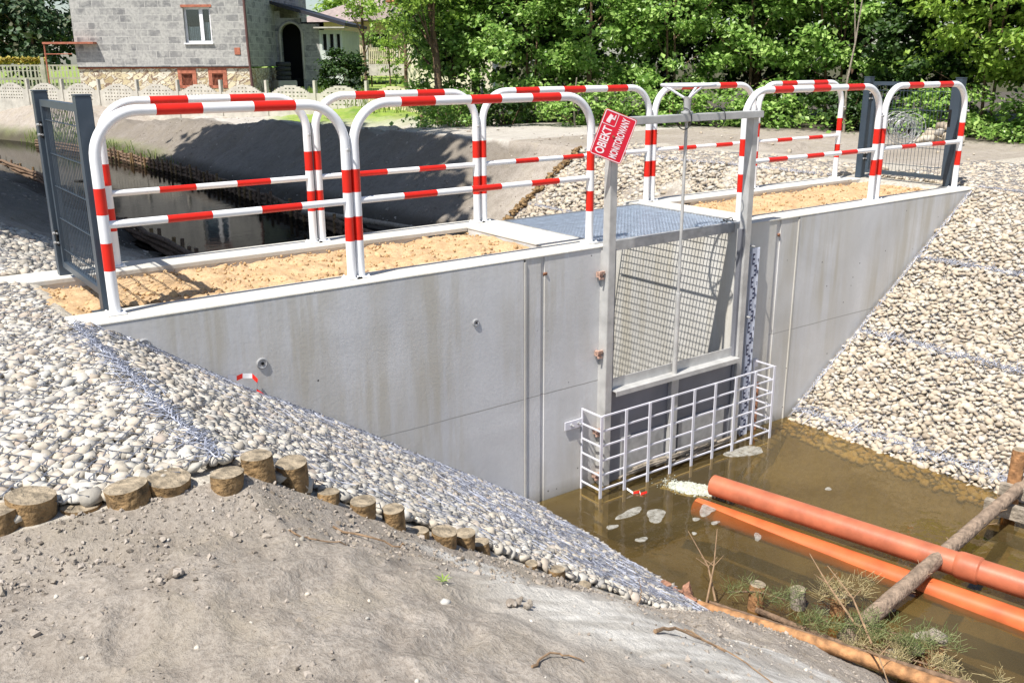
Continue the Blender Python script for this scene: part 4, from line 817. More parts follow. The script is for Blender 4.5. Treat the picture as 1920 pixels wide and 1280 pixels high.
for P, r, lb in [([(.62,-2.83,0),(.80,-2.80,.01),(.98,-2.88,0)],.008,'dark crooked root just below the yellow stump'), ([(.72,-3.42,0),(.88,-3.38,.02),(1.05,-3.44,0)],.007,'dark stick lying across the smooth clay strip'), ([(1.20,-2.70,.0),(1.24,-2.78,.03),(1.2,-2.9,0)],.004,'short upright dry stem above the clay strip'), ([(.1,-3.6,0),(.2,-3.55,.01),(.28,-3.6,0)],.004,'small curved twig at the bottom of the bank'), ([(1.0,-3.3,0),(1.06,-3.42,.01),(1.04,-3.6,0),(1.02,-3.75,0)],.0035,'long thin wavy root at the bottom centre'), ([(-.2,-2.75,0),(-.12,-2.8,.005),(.0,-2.82,0)],.003,'hair thin twig in the middle of the bank'), ([(.02,-2.6,0),(.2,-2.72,.02),(.28,-2.62,.02)],.004,'thin root under the split orange stump'), ([(1.62,-2.45,.0),(1.66,-2.43,.06),(1.65,-2.42,.14)],.003,'thin dry stem standing beside the lower wire net')]: stick(P, r, lb)
m = MB(); c = np.array((.13, -3.12, float(terrain(.13, -3.12)))); 
for k in range(7):
    a = k*.9; m.add([c, c+np.array((math.cos(a)*.012, math.sin(a)*.012, .012)), c+np.array((math.cos(a+.25)*.03, math.sin(a+.25)*.03, .016)), c+np.array((math.cos(a+.5)*.012, math.sin(a+.5)*.012, .012))], [(0, 1, 2, 3)])
o = m.build('seedling', 'leaf_y'); tag(o, 'tiny bright green seedling alone on the bare bank', 'seedling')

# ---------------------------------------------------------------- foliage
def leafquads(mb, C, N, size, mi=0, droop=.3):
    """rhombic leaves at C, facing roughly along N"""
    n = len(C); Nn = N+RNG.normal(0, .55, (n, 3)); Nn /= np.linalg.norm(Nn, axis=1)[:, None]; d = RNG.normal(size=(n, 3)); d[:, 2] -= droop; d -= Nn*np.sum(d*Nn, 1)[:, None]; d /= np.linalg.norm(d, axis=1)[:, None]+1e-9
    w = np.cross(Nn, d); L = size*RNG.lognormal(0, .25, n)[:, None] if np.isscalar(size) else size[:, None]
    V = np.stack([C, C+d*L*.45+w*L*.34+Nn*L*.08, C+d*L, C+d*L*.45-w*L*.34+Nn*L*.08], 1)
    mb.add(V.reshape(-1, 3), np.arange(4*n).reshape(n, 4), mi)
def crown_clumps(c, rx, ry, rz, ncl, zmin=-9, inner=.55):
    out = []
    while len(out) < ncl:
        v = RNG.normal(size=3); v /= np.linalg.norm(v); r = RNG.uniform(inner**3, 1)**(1/3.); p = np.array(c)+v*np.array((rx, ry, rz))*r*RNG.uniform(.85, 1.12)
        if p[2] > zmin: out.append(p)
    return np.array(out)
def foliage(mb, clumps, per, cr, size, c, flat=.45, mi=0, upb=.9):
    n = len(clumps)*per; K = np.repeat(clumps, per, 0); cs = np.repeat(RNG.uniform(.6, 1.35, len(clumps)), per)[:, None]
    o = RNG.normal(0, 1, (n, 3))*np.array((cr, cr, cr*flat))*cs*.55; C = K+o; out = (K-np.array(c)); out /= np.linalg.norm(out, axis=1)[:, None]+1e-6
    leafquads(mb, C, out*.45+np.array((0, 0, upb)), size, mi)
def tree(name, x, y, label, cat, group, mat, H, rx, ry, rz, cz, ncl, per, cr, size, tr=.09, zmin=.15, lean=(0, 0), bark='bark', limbs=9, flat=.45, multi=1, inner=.55, base=None):
    z0 = float(terrain(x, y)) if base is None else base; e = empty(name, (x, y, z0), 0, label, cat, group)
    cl = crown_clumps((lean[0], lean[1], cz), rx, ry, rz, ncl, zmin, inner); t = MB()
    for q in range(multi):
        ox, oy = (RNG.normal(0, .25, 2) if multi > 1 else (0, 0)); P = [(ox*.4, oy*.4, -.3), (ox*.6+lean[0]*.15, oy*.6+lean[1]*.15, H*.25), (ox+lean[0]*.5+RNG.normal(0, .05), oy+lean[1]*.5+RNG.normal(0, .05), H*.6), (ox*1.5+lean[0], oy*1.5+lean[1], H)]
        t.tube(P, [tr/math.sqrt(multi), tr*.85/math.sqrt(multi), tr*.5/math.sqrt(multi), tr*.15], 9)
    o = t.build('trunk', bark, e, True)
    t = MB()
    for k in RNG.integers(0, len(cl), limbs):
        p = cl[k]; h0 = min(H*.85, max(.25, p[2]*.55)); f = h0/H; s0 = np.array((lean[0]*f, lean[1]*f, h0)); mid = (s0+p)/2+np.array((0, 0, -.05*H*.3)); t.tube([s0, mid, p], [tr*.35, tr*.2, tr*.06], 5)
    t.build('limbs', bark, e, True)
    m = MB(); foliage(m, cl, per, cr, size, (lean[0], lean[1], cz), flat); m.build('crown', mat, e)
    return e
WG = 'trees and shrubs of the wood edge behind the bridge'
front = [ # x, y, label, mat, H, rx, ry, rz, cz, zmin
 (11.3, 14.3, 'leafy shrub tree at the left end of the wood edge, over the concrete fence end', 'leaf', 3.4, .9, 1.0, 1.9, 1.9),
 (12.3, 12.4, 'broad leafed tree directly behind the long rear railing, left of the red sign', 'leaf', 4.2, 1.5, 1.5, 2.4, 2.3),
 (12.9, 11.0, 'broad leafed tree behind the red sign', 'leaf', 4.6, 1.5, 1.5, 2.5, 2.5),
 (14.3, 9.8, 'broad leafed tree with hanging sunlit sprays behind the handwheel', 'leaf', 4.4, 1.6, 1.4, 2.4, 2.4),
 (15.6, 8.6, 'broad leafed tree between the handwheel and the right gate', 'leaf', 4.6, 1.5, 1.5, 2.5, 2.5),
 (16.4, 7.0, 'broad leafed tree just left of the right wire gate', 'leaf', 4.6, 1.6, 1.5, 2.5, 2.4),
 (16.9, 5.3, 'bushy tree straight behind the right wire gate', 'leaf_d', 4.4, 1.5, 1.5, 2.4, 2.3),
 (16.3, 3.7, 'yellow green tree with bright drooping sprays at the upper right', 'leaf_y', 4.8, 1.6, 1.6, 2.0, 2.6),
 (15.9, 2.0, 'yellow green tree filling the right edge of the picture', 'leaf_y', 4.6, 1.6, 1.6, 1.9, 2.5),
 (16.5, .2, 'leafy tree beyond the right edge of the picture', 'leaf', 4.6, 1.6, 1.6, 2.4, 2.4)]
for i, (x, y, lb, mt, H, rx, ry, rz, cz) in enumerate(front):
    tree('broadleaf_tree', x, y, lb, 'tree', WG, mt, H, rx, ry, rz, cz, 96, 130, .29, .10, .045, .1 if mt != 'leaf_y' else .9, multi=2, inner=.45, limbs=5)
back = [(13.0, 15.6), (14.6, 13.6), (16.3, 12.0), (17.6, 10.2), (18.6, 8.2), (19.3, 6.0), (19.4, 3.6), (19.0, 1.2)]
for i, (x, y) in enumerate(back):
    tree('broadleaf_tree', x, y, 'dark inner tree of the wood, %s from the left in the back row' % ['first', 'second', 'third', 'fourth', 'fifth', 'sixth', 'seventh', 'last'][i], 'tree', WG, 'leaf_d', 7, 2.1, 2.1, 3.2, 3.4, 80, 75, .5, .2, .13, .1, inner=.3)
# low shrubs and ground plants along the foot of the wood
sh = [(10.15,12.3,.55,'left'),(10.9,11.3,.5,'middle left'),(11.9,10.0,.6,'middle'),(13.4,8.9,.6,'middle right'),(14.7,7.6,.55,'right'),(15.2,5.9,.6,'gate side'),(15.6,4.2,.55,'right of the gate'),(15.5,2.4,.6,'far right'),(15.2,.9,.6,'edge')]
for i, (x, y, r, w) in enumerate(sh):
    lb = ['low shrub at the foot of the wood by the dark wooden post', 'low shrub in front of the leafy trees, left of the long rear railing top', 'low shrub at the foot of the wood behind the red sign', 'low shrub at the foot of the wood behind the handwheel', 'low bright shrub behind the red band on the middle rear railing', 'low shrub behind the left post of the right wire gate', 'low shrub seen just right of the right wire gate', 'low dark shrub at the road edge on the right', 'low shrub cut by the right picture edge'][i]
    e = empty('shrub', (x, y, float(terrain(x, y))), 0, lb, 'shrub', 'low shrubs at the foot of the wood'); m = MB()
    cl = crown_clumps((0, 0, .35), r*1.5, r*1.5, .5, 26, .02, .2); foliage(m, cl, 90, .24, .085, (0, 0, 0)); m.build('foliage', ['leaf', 'leaf_d', 'leaf', 'leaf'][i % 4], e)
    m = MB()
    for c in cl[:9]: m.tube([(c[0]*.2, c[1]*.2, -.05), c*.6, c], [.012, .009, .004], 5)
    m.build('stems', 'bark', e)
m = MB(); n = 12000; P = np.column_stack([RNG.uniform(9.6, 19.5, n), RNG.uniform(-1, 14.5, n)]); line = lambda y: 14.2-.0*y-np.clip(y-5.5, 0, 9)*.47; k = (P[:, 0] > line(P[:, 1])+RNG.normal(0, .2, n))&(P[:, 0] < line(P[:, 1])+3.6); P = P[k]; P3 = np.column_stack([P, terrain(P[:, 0], P[:, 1])+RNG.uniform(.02, .3, len(P))]); leafquads(m, P3, np.tile((0, 0, 1.), (len(P3), 1)), .1)
o = m.build('ground_plants', 'leaf'); tag(o, 'mixed low green ground plants along the foot of the wood', 'ground plants', None, 'stuff')
m = MB(); m.tube([(14.5, 5.5, 0), (14.45, 5.5, .9), (14.52, 5.45, 1.6), (14.6, 5.4, 2.9)], [.025, .02, .016, .01], 7); m.tube([(14.52, 5.45, 1.6), (14.45, 5.5, 2.4), (14.3, 5.5, 2.7)], [.012, .009, .005], 5); o = m.build('bare_sapling', 'greywood'); tag(o, 'thin bare pale sapling rising over the right gate post', 'sapling')
m = MB(); m.tube([(11.35, 9.6, -.05), (11.3, 9.6, .5), (11.33, 9.55, 1.0)], [.02, .018, .012], 6); o = m.build('bare_sapling', 'greywood'); tag(o, 'thin grey bare stem at the wood edge left of the red sign', 'sapling')
# wire roll and stone heap beyond the right gate
e = empty('wire_roll', (13.15, 3.45, 0), 0, 'loose coil of leftover gabion wire lying beyond the right gate', 'wire coil'); m = MB()
for k in range(26): ring(m, (13.15+RNG.normal(0, .08), 3.45+RNG.normal(0, .06), .24+RNG.normal(0, .02)), ((.8, -.6, RNG.normal(0, .15)), (RNG.normal(0, .15), .1, 1)), RNG.uniform(.10, .26), .004, 22, 4)
part(m, 'coiled_wire', 'galv', e)
m = MB(); C = np.array([(13.6+RNG.normal(0, .14), 3.05+RNG.normal(0, .14), 0) for _ in range(46)]); C[:, 2] = .05+.30*np.exp(-((C[:, 0]-13.6)**2+(C[:, 1]-3.05)**2)/.04)*RNG.random(46); stones(m, C, .07, ICO2, .7); o = m.build('stone_heap', 'stone_tan', None, True); tag(o, 'small heap of tan stones beside the wire coil beyond the right gate', 'stone heap', None, 'stuff')
m = MB(); n = 60; P = np.column_stack([RNG.uniform(8.9, 13, n), RNG.uniform(-.5, 8, n)]); stones(m, np.column_stack([P, terrain(P[:, 0], P[:, 1])+.01]), RNG.lognormal(math.log(.022), .35, n), ICO1, .7); o = m.build('road_stones', 'stone_tan', None, True); tag(o, 'loose stones strewn on the sandy track', 'stones', None, 'stuff')
m = MB(); n = 7000; P = np.column_stack([RNG.uniform(-1, 10.5, n), RNG.uniform(6.2, 26, n)**1.0]); P = P[(vnoise(P[:, 0], P[:, 1], .9, 88)+.5 > RNG.random(n)*.9)]; z_ = terrain(P[:, 0], P[:, 1]); k = z_ > WU+.05; stones(m, np.column_stack([P, z_])[k], np.minimum(RNG.lognormal(math.log(.016), .5, int(k.sum())), .06), ICO1, .6, jit=.35); o = m.build('bank_clods', 'clod'); tag(o, 'earth clods strewn over the banks of the upstream ditch', 'soil clods', None, 'stuff')
# off-frame trees on the left bank whose crowns shade the ditch
for i, (x, y, H, r, cz, lb) in enumerate([(-3.4, 5.6, 11, 2.6, 8.0, 'tall tree left of the ditch, nearest the bridge'), (-1.6, 8.8, 13, 3.7, 9.4, 'tall tree left of the ditch, second from the bridge'), (-.6, 12.4, 15, 4.2, 10.6, 'tall tree left of the ditch, third from the bridge'), (-.9, 16.0, 15, 3.6, 11.0, 'tall tree left of the ditch, farthest from the bridge')]):
    tree('roadside_tree', x, y, lb, 'tree', 'tall trees on the left bank', 'leaf_d', H, r, r*1.0, r*1.1, cz, 210, 100, .8, .36, .2, 3.0, inner=.15)

# ---------------------------------------------------------------- ditch edging upstream
def edging(name, label, pts, zt, seed):
    e = empty(name, (pts[0][0], pts[0][1], WU), 0, label, 'timber edging', 'timber edging along the dark ditch'); rr = np.random.default_rng(seed); P = np.array(pts, float); s = np.concatenate([[0], np.cumsum(np.hypot(*np.diff(P, axis=0).T))]); t = np.arange(0, s[-1], .36)
    for q in t[:60]:
        x, y = np.interp(q, s, P[:, 0]), np.interp(q, s, P[:, 1]); h = zt+rr.uniform(-.03, .12); m = MB(); m.tube([(x, y, WU-.5), (x+rr.normal(0, .02), y+rr.normal(0, .02), h)], .03, 7); part(m, 'stake', 'stumpside' if rr.random() < .4 else 'bark', e)
    side = 1 if seed == 1 else -1
    for k in range(3):
        m = MB(); q = np.arange(0, s[-1], .5); m.tube(np.column_stack([np.interp(q, s, P[:, 0])+side*.06+rr.normal(0, .015, len(q)), np.interp(q, s, P[:, 1]), WU+.03+k*.085+rr.normal(0, .012, len(q))]), .042, 6); part(m, 'rail_pole', 'bark', e, True)
edging('timber_edging', 'stakes and poles edging the dark ditch along the shaded right bank', [(5.55, 6.2), (5.62, 9), (6.0, 14), (6.3, 18), (6.1, 25), (5.0, 32)], WU+.24, 1)
edging('timber_edging', 'stakes and poles edging the dark ditch along the left bank', [(2.85, 4.9), (2.9, 9), (2.85, 14), (3.2, 20), (2.9, 25), (2.2, 32)], WU+.2, 2)
m = MB(); log_mesh(m, (5.75, 10.5, WU+.18), (6.2, 6.4, WU+.30), .06, .04, 10, .08, seed=3); o = m.build('fallen_log', ['greywood', 'cutwood'], None, True); tag(o, 'grey log lying along the shaded far bank above the dark water', 'log')
m = MB(); n = 1600; P = np.column_stack([RNG.uniform(4.4, 6.6, n), RNG.uniform(20, 34, n)]); A = np.column_stack([P, terrain(P[:, 0], P[:, 1])-.03]); k = A[:, 2] > WU-.1; A = A[k]; wires(m, A, A+np.column_stack([RNG.normal(0, .05, len(A)), RNG.normal(0, .05, len(A)), RNG.uniform(.1, .3, len(A))]), .009); o = m.build('bank_grass', 'grass'); tag(o, 'green grass tufts along the far water edge at left', 'grass', None, 'stuff')
m = MB()
for k in range(7): x, y = 5.9-.12*k, 25+1.1*k; m.tube([(x, y, WU-.2), (x+.02, y, WU+.55)], .045, 7)
# edge of plants where dark timbers meet the gabion
m = MB(); n = 420; t = RNG.random(n); x = 5.6+t*2.9; C = np.column_stack([x, 6.08+jag(x, 62)+RNG.normal(0, .04, n), bank(x, 6+0*x)+.03+RNG.uniform(0, .05, n)]); stones(m, C, .03, ICO1, .6); o = m.build('edging_rubble', 'stumpside', None, True); tag(o, 'ragged brown wood and earth strip edging the far gabion', 'wood edging', None, 'stuff')

# ---------------------------------------------------------------- concrete panel fences
def mask_panel(w, h, mask, th, res, z0):
    nx_, nz_ = int(round(w/res)), int(round(h/res)); ok = np.array([[mask((i+.5)*res, (j+.5)*res) for i in range(nx_)] for j in range(nz_)]); m = MB(); vid = {}; V = []; F = []
    def v(i, j, s):
        k = (i, j, s)
        if k not in vid: vid[k] = len(V); V.append((i*res, th/2 if s else -th/2, z0+j*res))
        return vid[k]
    for j in range(nz_):
        for i in range(nx_):
            if not ok[j, i]: continue
            F.append((v(i, j, 0), v(i+1, j, 0), v(i+1, j+1, 0), v(i, j+1, 0))); F.append((v(i, j, 1), v(i, j+1, 1), v(i+1, j+1, 1), v(i+1, j, 1)))
            if i == 0 or not ok[j, i-1]: F.append((v(i, j, 0), v(i, j+1, 0), v(i, j+1, 1), v(i, j, 1)))
            if i == nx_-1 or not ok[j, i+1]: F.append((v(i+1, j, 0), v(i+1, j, 1), v(i+1, j+1, 1), v(i+1, j+1, 0)))
            if j == 0 or not ok[j-1, i]: F.append((v(i, j, 0), v(i, j, 1), v(i+1, j, 1), v(i+1, j, 0)))
            if j == nz_-1 or not ok[j+1, i]: F.append((v(i, j+1, 0), v(i+1, j+1, 0), v(i+1, j+1, 1), v(i, j+1, 1)))
    m.add(V, F); return m
def lat(x, z):
    top = .98+.27*max(0, math.cos(min(1, abs(x-.98)/.86)*math.pi/2))**.9
    if z > top: return False
    if .60 < z < top-.09 and .22 < x < 1.74:
        a, b = (x/.16+z/.12), (x/.16-z/.12); return not (abs(a-round(a)) > .28 and abs(b-round(b)) > .28)
    return True
fa = math.atan2(-.904, .428); fd = np.array((.428, -.904)); F0 = np.array((5.99, 36.61))
fe = empty('concrete_fence', (F0[0]-fd[0]*2.06*3, F0[1]-fd[1]*2.06*3, -.66), fa, 'long concrete panel fence with arched lattice tops below the grey house', 'fence')
pm = None
for k in range(13):
    mk = 'fence' if k < 10 else 'fence_y'
    if pm is None: pm = mask_panel(1.96, 1.3, lat, .05, .04, .02).build('fence_panel', 'fence', fe); o = pm
    else: o = pm.copy(); COL.objects.link(o); o.parent = fe
    if k == 11: o.data = pm.data.copy(); o.data.materials[0] = MT['fence_y']; o['label'] = 'yellowish lattice panel'
    o.location = (2.06*k+.05, 0, 0)
pp = None
for k in range(14):
    if pp is None: m = MB(); m.box((-.05, -.06, -.3), (.05, .06, 1.42), bev=.008); pp = m.build('fence_post', 'fence', fe); o = pp
    else: o = pp.copy(); COL.objects.link(o); o.parent = fe
    o.location = (2.06*k, 0, 0)
m = MB(); m.tube([(11.19, 15.34, -.6), (11.19, 15.34, .80)], .06, 8); o = m.build('wooden_post', 'bark', None, 'auto'); tag(o, 'dark wooden post at the right end of the concrete fence', 'post')
def slot(x, z):
    if z > 1.16 or z < .1: return z <= 1.16
    return not ((x % .16) > .07 and (.2 < z < .5 or .58 < z < .86 or .92 < z < 1.08) and .1 < x < 1.86)
g2 = empty('concrete_fence', (1.9, 44.9, .10), math.atan2(-1.6, 7.6), 'older grey slotted concrete fence in front of the conifers at the far left', 'fence'); pm = None
for k in range(4):
    if pm is None: pm = mask_panel(1.96, 1.2, slot, .05, .035, .02).build('fence_panel', 'fence', g2); o = pm
    else: o = pm.copy(); COL.objects.link(o); o.parent = g2
    o.location = (2.06*k+.05, 0, 0)
for k in range(5):
    m = MB(); m.box((2.06*k-.07, -.08, -.3), (2.06*k+.07, .08, 1.5 if k == 3 else 1.3), bev=.01); m.build('fence_post', 'fence', g2)
# picket fence of the neighbour
pk = empty('picket_fence', (22.9, 46.9, 1.12), math.atan2(-9.5, 3.2), 'pale picket fence on a low plinth in front of the brown roofed house', 'fence')
for k in range(6):
    m = MB(); x0 = k*2.2
    for q in range(15): m.box((x0+.08+q*.142, -.02, .12), (x0+.15+q*.142, .02, .98))
    m.box((x0+.05, .021, .28), (x0+2.15, .06, .36)).box((x0+.05, .021, .78), (x0+2.15, .06, .86)); m.build('picket_panel', 'fence_y', pk)
    m = MB(); m.box((x0-.07, -.09, -.4), (x0+.07, .09, 1.08), bev=.01); m.build('fence_post', 'fence', pk)
m = MB(); m.box((.08, -.06, -.5), (13.2, .06, .10)); m.build('plinth', 'fence', pk)

# ---------------------------------------------------------------- grey block house
ha = math.atan2(-.638, .77); hz = .10
h = empty('block_house', (14.046, 33.919, hz), ha, 'unplastered grey cinder block house with stone plinth and arched porch', 'house')
Z = lambda z: z-hz
def wallholes(x0, x1, z0, z1, holes, y0, y1, axis='x'):
    """wall slab with rectangular openings (x0,z0,x1,z1)"""
    m = MB(); xs_ = sorted({x0, x1}|{q for hl in holes for q in (hl[0], hl[2])}); zs_ = sorted({z0, z1}|{q for hl in holes for q in (hl[1], hl[3])})
    for i in range(len(xs_)-1):
        run = None
        for j in range(len(zs_)-1):
            cx_, cz_ = (xs_[i]+xs_[i+1])/2, (zs_[j]+zs_[j+1])/2; hole = any(a < cx_ < c and b < cz_ < d_ for a, b, c, d_ in holes)
            if not hole: run = (run[0] if run else zs_[j], zs_[j+1])
            if hole or j == len(zs_)-2:
                if run:
                    m.box((xs_[i], y0, run[0]), (xs_[i+1], y1, run[1])); run = None
    return m
WX0, WX1, WZ0, WZ1 = -2.62, -1.48, Z(2.12), Z(3.52)
m = wallholes(-7.39, 0, Z(1.16), Z(6.4), [(WX0, WZ0, WX1, WZ1), (-6.1, Z(4.6), -5.0, Z(5.9)), (WX0, Z(4.9), WX1, Z(6.0))], 0, .3); m.box((-.3, .3, Z(1.16)), (0, 9.5, Z(6.4))).box((-7.39, .3, Z(1.16)), (-7.09, 9.5, Z(6.4))).box((-7.09, 9.2, Z(1.16)), (-.3, 9.5, Z(6.4))).box((-7.09, .3, Z(3.9)), (-.3, 9.2, Z(4.1)))
m.add([(-7.39, 0, Z(6.4)), (0, 0, Z(6.4)), (-3.7, 0, Z(9.2)), (-7.39, .3, Z(6.4)), (0, .3, Z(6.4)), (-3.7, .3, Z(9.2))], [(0, 1, 2), (3, 5, 4)]); m.build('wall', 'blocks', h)
m = wallholes(-7.36, .0-.03, -.6, Z(1.10), [(-2.95, Z(.42), -2.49, Z(.90)), (-1.64, Z(.42), -1.16, Z(.90))], .04, .3); m.box((-.29, .3, -.6), (-.02, 9.4, Z(1.1))).box((-7.36, .3, -.6), (-7.1, 9.4, Z(1.1))); m.build('plinth', 'rubble', h)
m = MB(); m.box((-7.4, .01, Z(1.10)), (.0, .2, Z(1.16))).box((-7.42, -.05, Z(1.155)), (.02, .02, Z(1.18)), 1)
for a in (-2.95, -1.64):
    b = a+.47; m.box((a-.16, .02, Z(.30)), (a, .1, Z(1.0))).box((b, .02, Z(.30)), (b+.16, .1, Z(1.0))).box((a-.16, .015, Z(.90)), (b+.16, .1, Z(1.10))).box((a-.16, .02, Z(.30)), (b+.16, .1, Z(.42)))
m.build('brick_band', ['brickred', 'dark'], h)
for a in (-2.95, -1.64):
    m = MB(); m.box((a, .2, Z(.42)), (a+.47, .22, Z(.90))); w = m.build('basement_window', 'dark', h); m = MB(); m.box((a, .08, Z(.42)), (a+.05, .14, Z(.9))).box((a+.42, .08, Z(.42)), (a+.47, .14, Z(.9))).box((a+.05, .08, Z(.85)), (a+.42, .14, Z(.9)))
    for q in range(6): m.box((a+.08+q*.055, .1, Z(.42)), (a+.1+q*.055, .12, Z(.85)))
    f = m.build('frame', 'brickred', w)
def window(a, b, z0, z1, y, par, split=.62, nm='window', cur=True):
    m = MB(); d = .085; m.box((a, y, z0), (a+d, y+.06, z1)).box((b-d, y, z0), (b, y+.06, z1)).box((a+d, y, z0), (b-d, y+.06, z0+d)).box((a+d, y, z1-d), (b-d, y+.06, z1)); s_ = a+(b-a)*split; m.box((s_-.075, y-.01, z0+d), (s_+.075, y+.05, z1-d)); w = m.build(nm, 'upvc', par)
    m = MB(); m.box((a+d, y+.03, z0+d), (s_-.075, y+.035, z1-d)).box((s_+.075, y+.03, z0+d), (b-d, y+.035, z1-d)); m.build('pane', 'glass', w)
    m = MB(); m.box((a-.05, -.08, z0-.06), (b+.05, y, z0-.0)); m.build('sill', 'upvc', w)
    if cur:
        m = MB(); xx = np.linspace(a+d, b-d, 40); V = [];
        for k, x in enumerate(xx): V += [(x, y+.10+.03*math.sin(k*1.9), z0+d), (x, y+.10+.03*math.sin(k*1.9), z0+d+(z1-z0)*(.40 if k < 22 else .52))]
        m.add(V, [(2*i, 2*i+2, 2*i+3, 2*i+1) for i in range(39)]); m.build('curtain', 'curtain', w)
    m = MB(); m.box((a, y+.5, z0), (b, y+.52, z1)); m.build('room_behind', 'dark', w)
window(WX0, WX1, WZ0, WZ1, .12, h); window(-6.1, -5.0, Z(4.6), Z(5.9), .12, h); window(WX0, WX1, Z(4.9), Z(6.0), .12, h)
m = MB(); m.box((WX0-.08, -.02, WZ1), (WX1+.08, .02, WZ1+.10)); m.build('lintel', 'brickred', h)
m = MB(); m.box((-.58, -.03, Z(1.64)), (-.33, .0, Z(1.92)), bev=.01); m.build('meter_box', 'brickred', h)
m = MB(); m.tube([(.09, -.08, 0), (.02, -.08, Z(2)), (.0, -.09, Z(6.3))], .055, 10)
for z in (1.4, 3, 5): m.tube([(.02, -.08, z), (.02, -.0, z)], .02, 6)
m.build('drainpipe', 'drain', h, True)
m = MB(); m.box((-8.6, -.35, Z(2.10)), (-6.42, -.02, Z(2.18))).tube([(-8.55, -.3, -.3), (-8.55, -.3, Z(2.1))], .03, 6).tube([(-8.6, -.3, Z(1.7)), (-7.4, -.3, Z(1.7))], .02, 6); m.build('side_canopy', 'brickred', h)
m = MB(); m.add([(-7.9, -.6, Z(6.15)), (-3.7, -.6, Z(9.4)), (.5, -.6, Z(6.15)), (-7.9, 10, Z(6.15)), (-3.7, 10, Z(9.4)), (.5, 10, Z(6.15)), (-7.9, -.6, Z(6.0)), (-3.7, -.6, Z(9.22)), (.5, -.6, Z(6.0)), (-7.9, 10, Z(6.0)), (-3.7, 10, Z(9.22)), (.5, 10, Z(6.0))], [(0, 1, 4, 3), (1, 2, 5, 4), (6, 9, 10, 7), (7, 10, 11, 8), (0, 6, 7, 1), (1, 7, 8, 2), (0, 3, 9, 6), (2, 8, 11, 5), (3, 4, 10, 9), (4, 5, 11, 10)]); rf = m.build('roof', 'roofdark', h); m = MB(); m.box((-4.4, 5, Z(8)), (-3.8, 5.6, Z(10))); m.build('chimney', 'brickred', rf)
# porch with arched opening
m = MB(); xa, xb, zs0, zc_, r_ = .24, 1.16, 0., 2.45, .46; cxp = (xa+xb)/2; y0, y1 = 4.0, 4.22
m.box((0, y0, -.6), (xa, y1, Z(3.55))).box((xb, y0, -.6), (2.0, y1, Z(3.0))); N = 14; top = Z(3.25); V = []
for s_ in (y0, y1):
    for k in range(N+1): a = math.pi*k/N; V += [(cxp-r_*math.cos(a), s_, zc_+r_*math.sin(a)), (cxp-r_*math.cos(a), s_, top)]
n2 = 2*(N+1); m.add(V, [(2*k, 2*k+2, 2*k+3, 2*k+1) for k in range(N)]+[(n2+2*k, n2+2*k+1, n2+2*k+3, n2+2*k+2) for k in range(N)]+[(2*k, n2+2*k, n2+2*k+2, 2*k+2) for k in range(N)]); pw = m.build('porch_wall', 'blocks', h)
m = MB(); P = [(xa-.06, y0-.03, Z(.6))]+[(cxp-(r_+.06)*math.cos(a), y0-.03, zc_+(r_+.06)*math.sin(a)) for a in np.linspace(0, math.pi, 16)]+[(xb+.06, y0-.03, Z(.6))]; m.tube(P, .06, 6); m.build('arch_trim', 'fence', pw, True)
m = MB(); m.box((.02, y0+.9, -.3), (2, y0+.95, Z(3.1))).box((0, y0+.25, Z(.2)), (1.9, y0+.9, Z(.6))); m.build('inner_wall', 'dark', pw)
m = wallholes(2.0, 3.05, -.6, Z(2.72), [(2.12, Z(1.85), 2.34, Z(2.55)), (2.44, Z(1.85), 2.66, Z(2.55)), (2.76, Z(1.85), 2.96, Z(2.55)), (2.14, Z(.65), 2.32, Z(1.02)), (2.52, Z(.65), 2.70, Z(1.02))], y0-.02, y1); m.box((2.87, y1, -.6), (3.05, 7.6, Z(2.72))); m.build('porch_side', 'render_w', h)
for a, b, z0, z1 in ((2.12, 2.34, 1.85, 2.55), (2.44, 2.66, 1.85, 2.55), (2.76, 2.96, 1.85, 2.55), (2.14, 2.32, .65, 1.02), (2.52, 2.70, .65, 1.02)):
    m = MB(); m.box((a, y0+.12, Z(z0)), (b, y0+.14, Z(z1))); w = m.build('window', 'dark', h); m = MB(); m.box((a, y0+.06, Z(z0)), (a+.03, y0+.1, Z(z1))).box((b-.03, y0+.06, Z(z0)), (b, y0+.1, Z(z1))); m.build('frame', 'upvc', w)
m = MB(); T = [(-.0, 3.4, Z(3.95)), (3.35, 3.4, Z(3.0)), (3.35, 8.2, Z(3.0)), (0, 8.2, Z(3.95))]; m.add(T+[(a, b, c-.14) for a, b, c in T], [(0, 1, 2, 3), (4, 7, 6, 5), (0, 4, 5, 1), (1, 5, 6, 2), (2, 6, 7, 3), (3, 7, 4, 0)]); m.build('porch_roof', 'roofdark', h)
m = MB(); m.box((1.9, 3.42, Z(2.78)), (3.3, 4.3, Z(2.84))); m.build('soffit', 'fence', h)
# stack of tyres
hm = Matrix.Translation((14.046, 33.919, hz))@Matrix.Rotation(ha, 4, 'Z')
for k in range(4):
    p = hm@Vector((.52+.02*(k % 2), 3.0, .55+k*.2)); o_ = None; m = MB(); a = np.linspace(0, 2*np.pi, 28, endpoint=False)
    prof = [(.20, -.08), (.28, -.095), (.33, -.07), (.33, .07), (.28, .095), (.20, .08), (.20, 0)]; V = [(q*math.cos(t), q*math.sin(t), z) for t in a for q, z in prof]; n7 = len(prof)
    m.add(V, [(i*n7+j, ((i+1) % 28)*n7+j, ((i+1) % 28)*n7+(j+1) % n7, i*n7+(j+1) % n7) for i in range(28) for j in range(n7)]); o = m.build('tyre', 'rubber', None, True); o.location = p; tag(o, ['bottom', 'second from bottom', 'third from bottom', 'topmost'][k]+' tyre of the stack below the porch arch', 'tyre', 'tyres stacked below the porch')
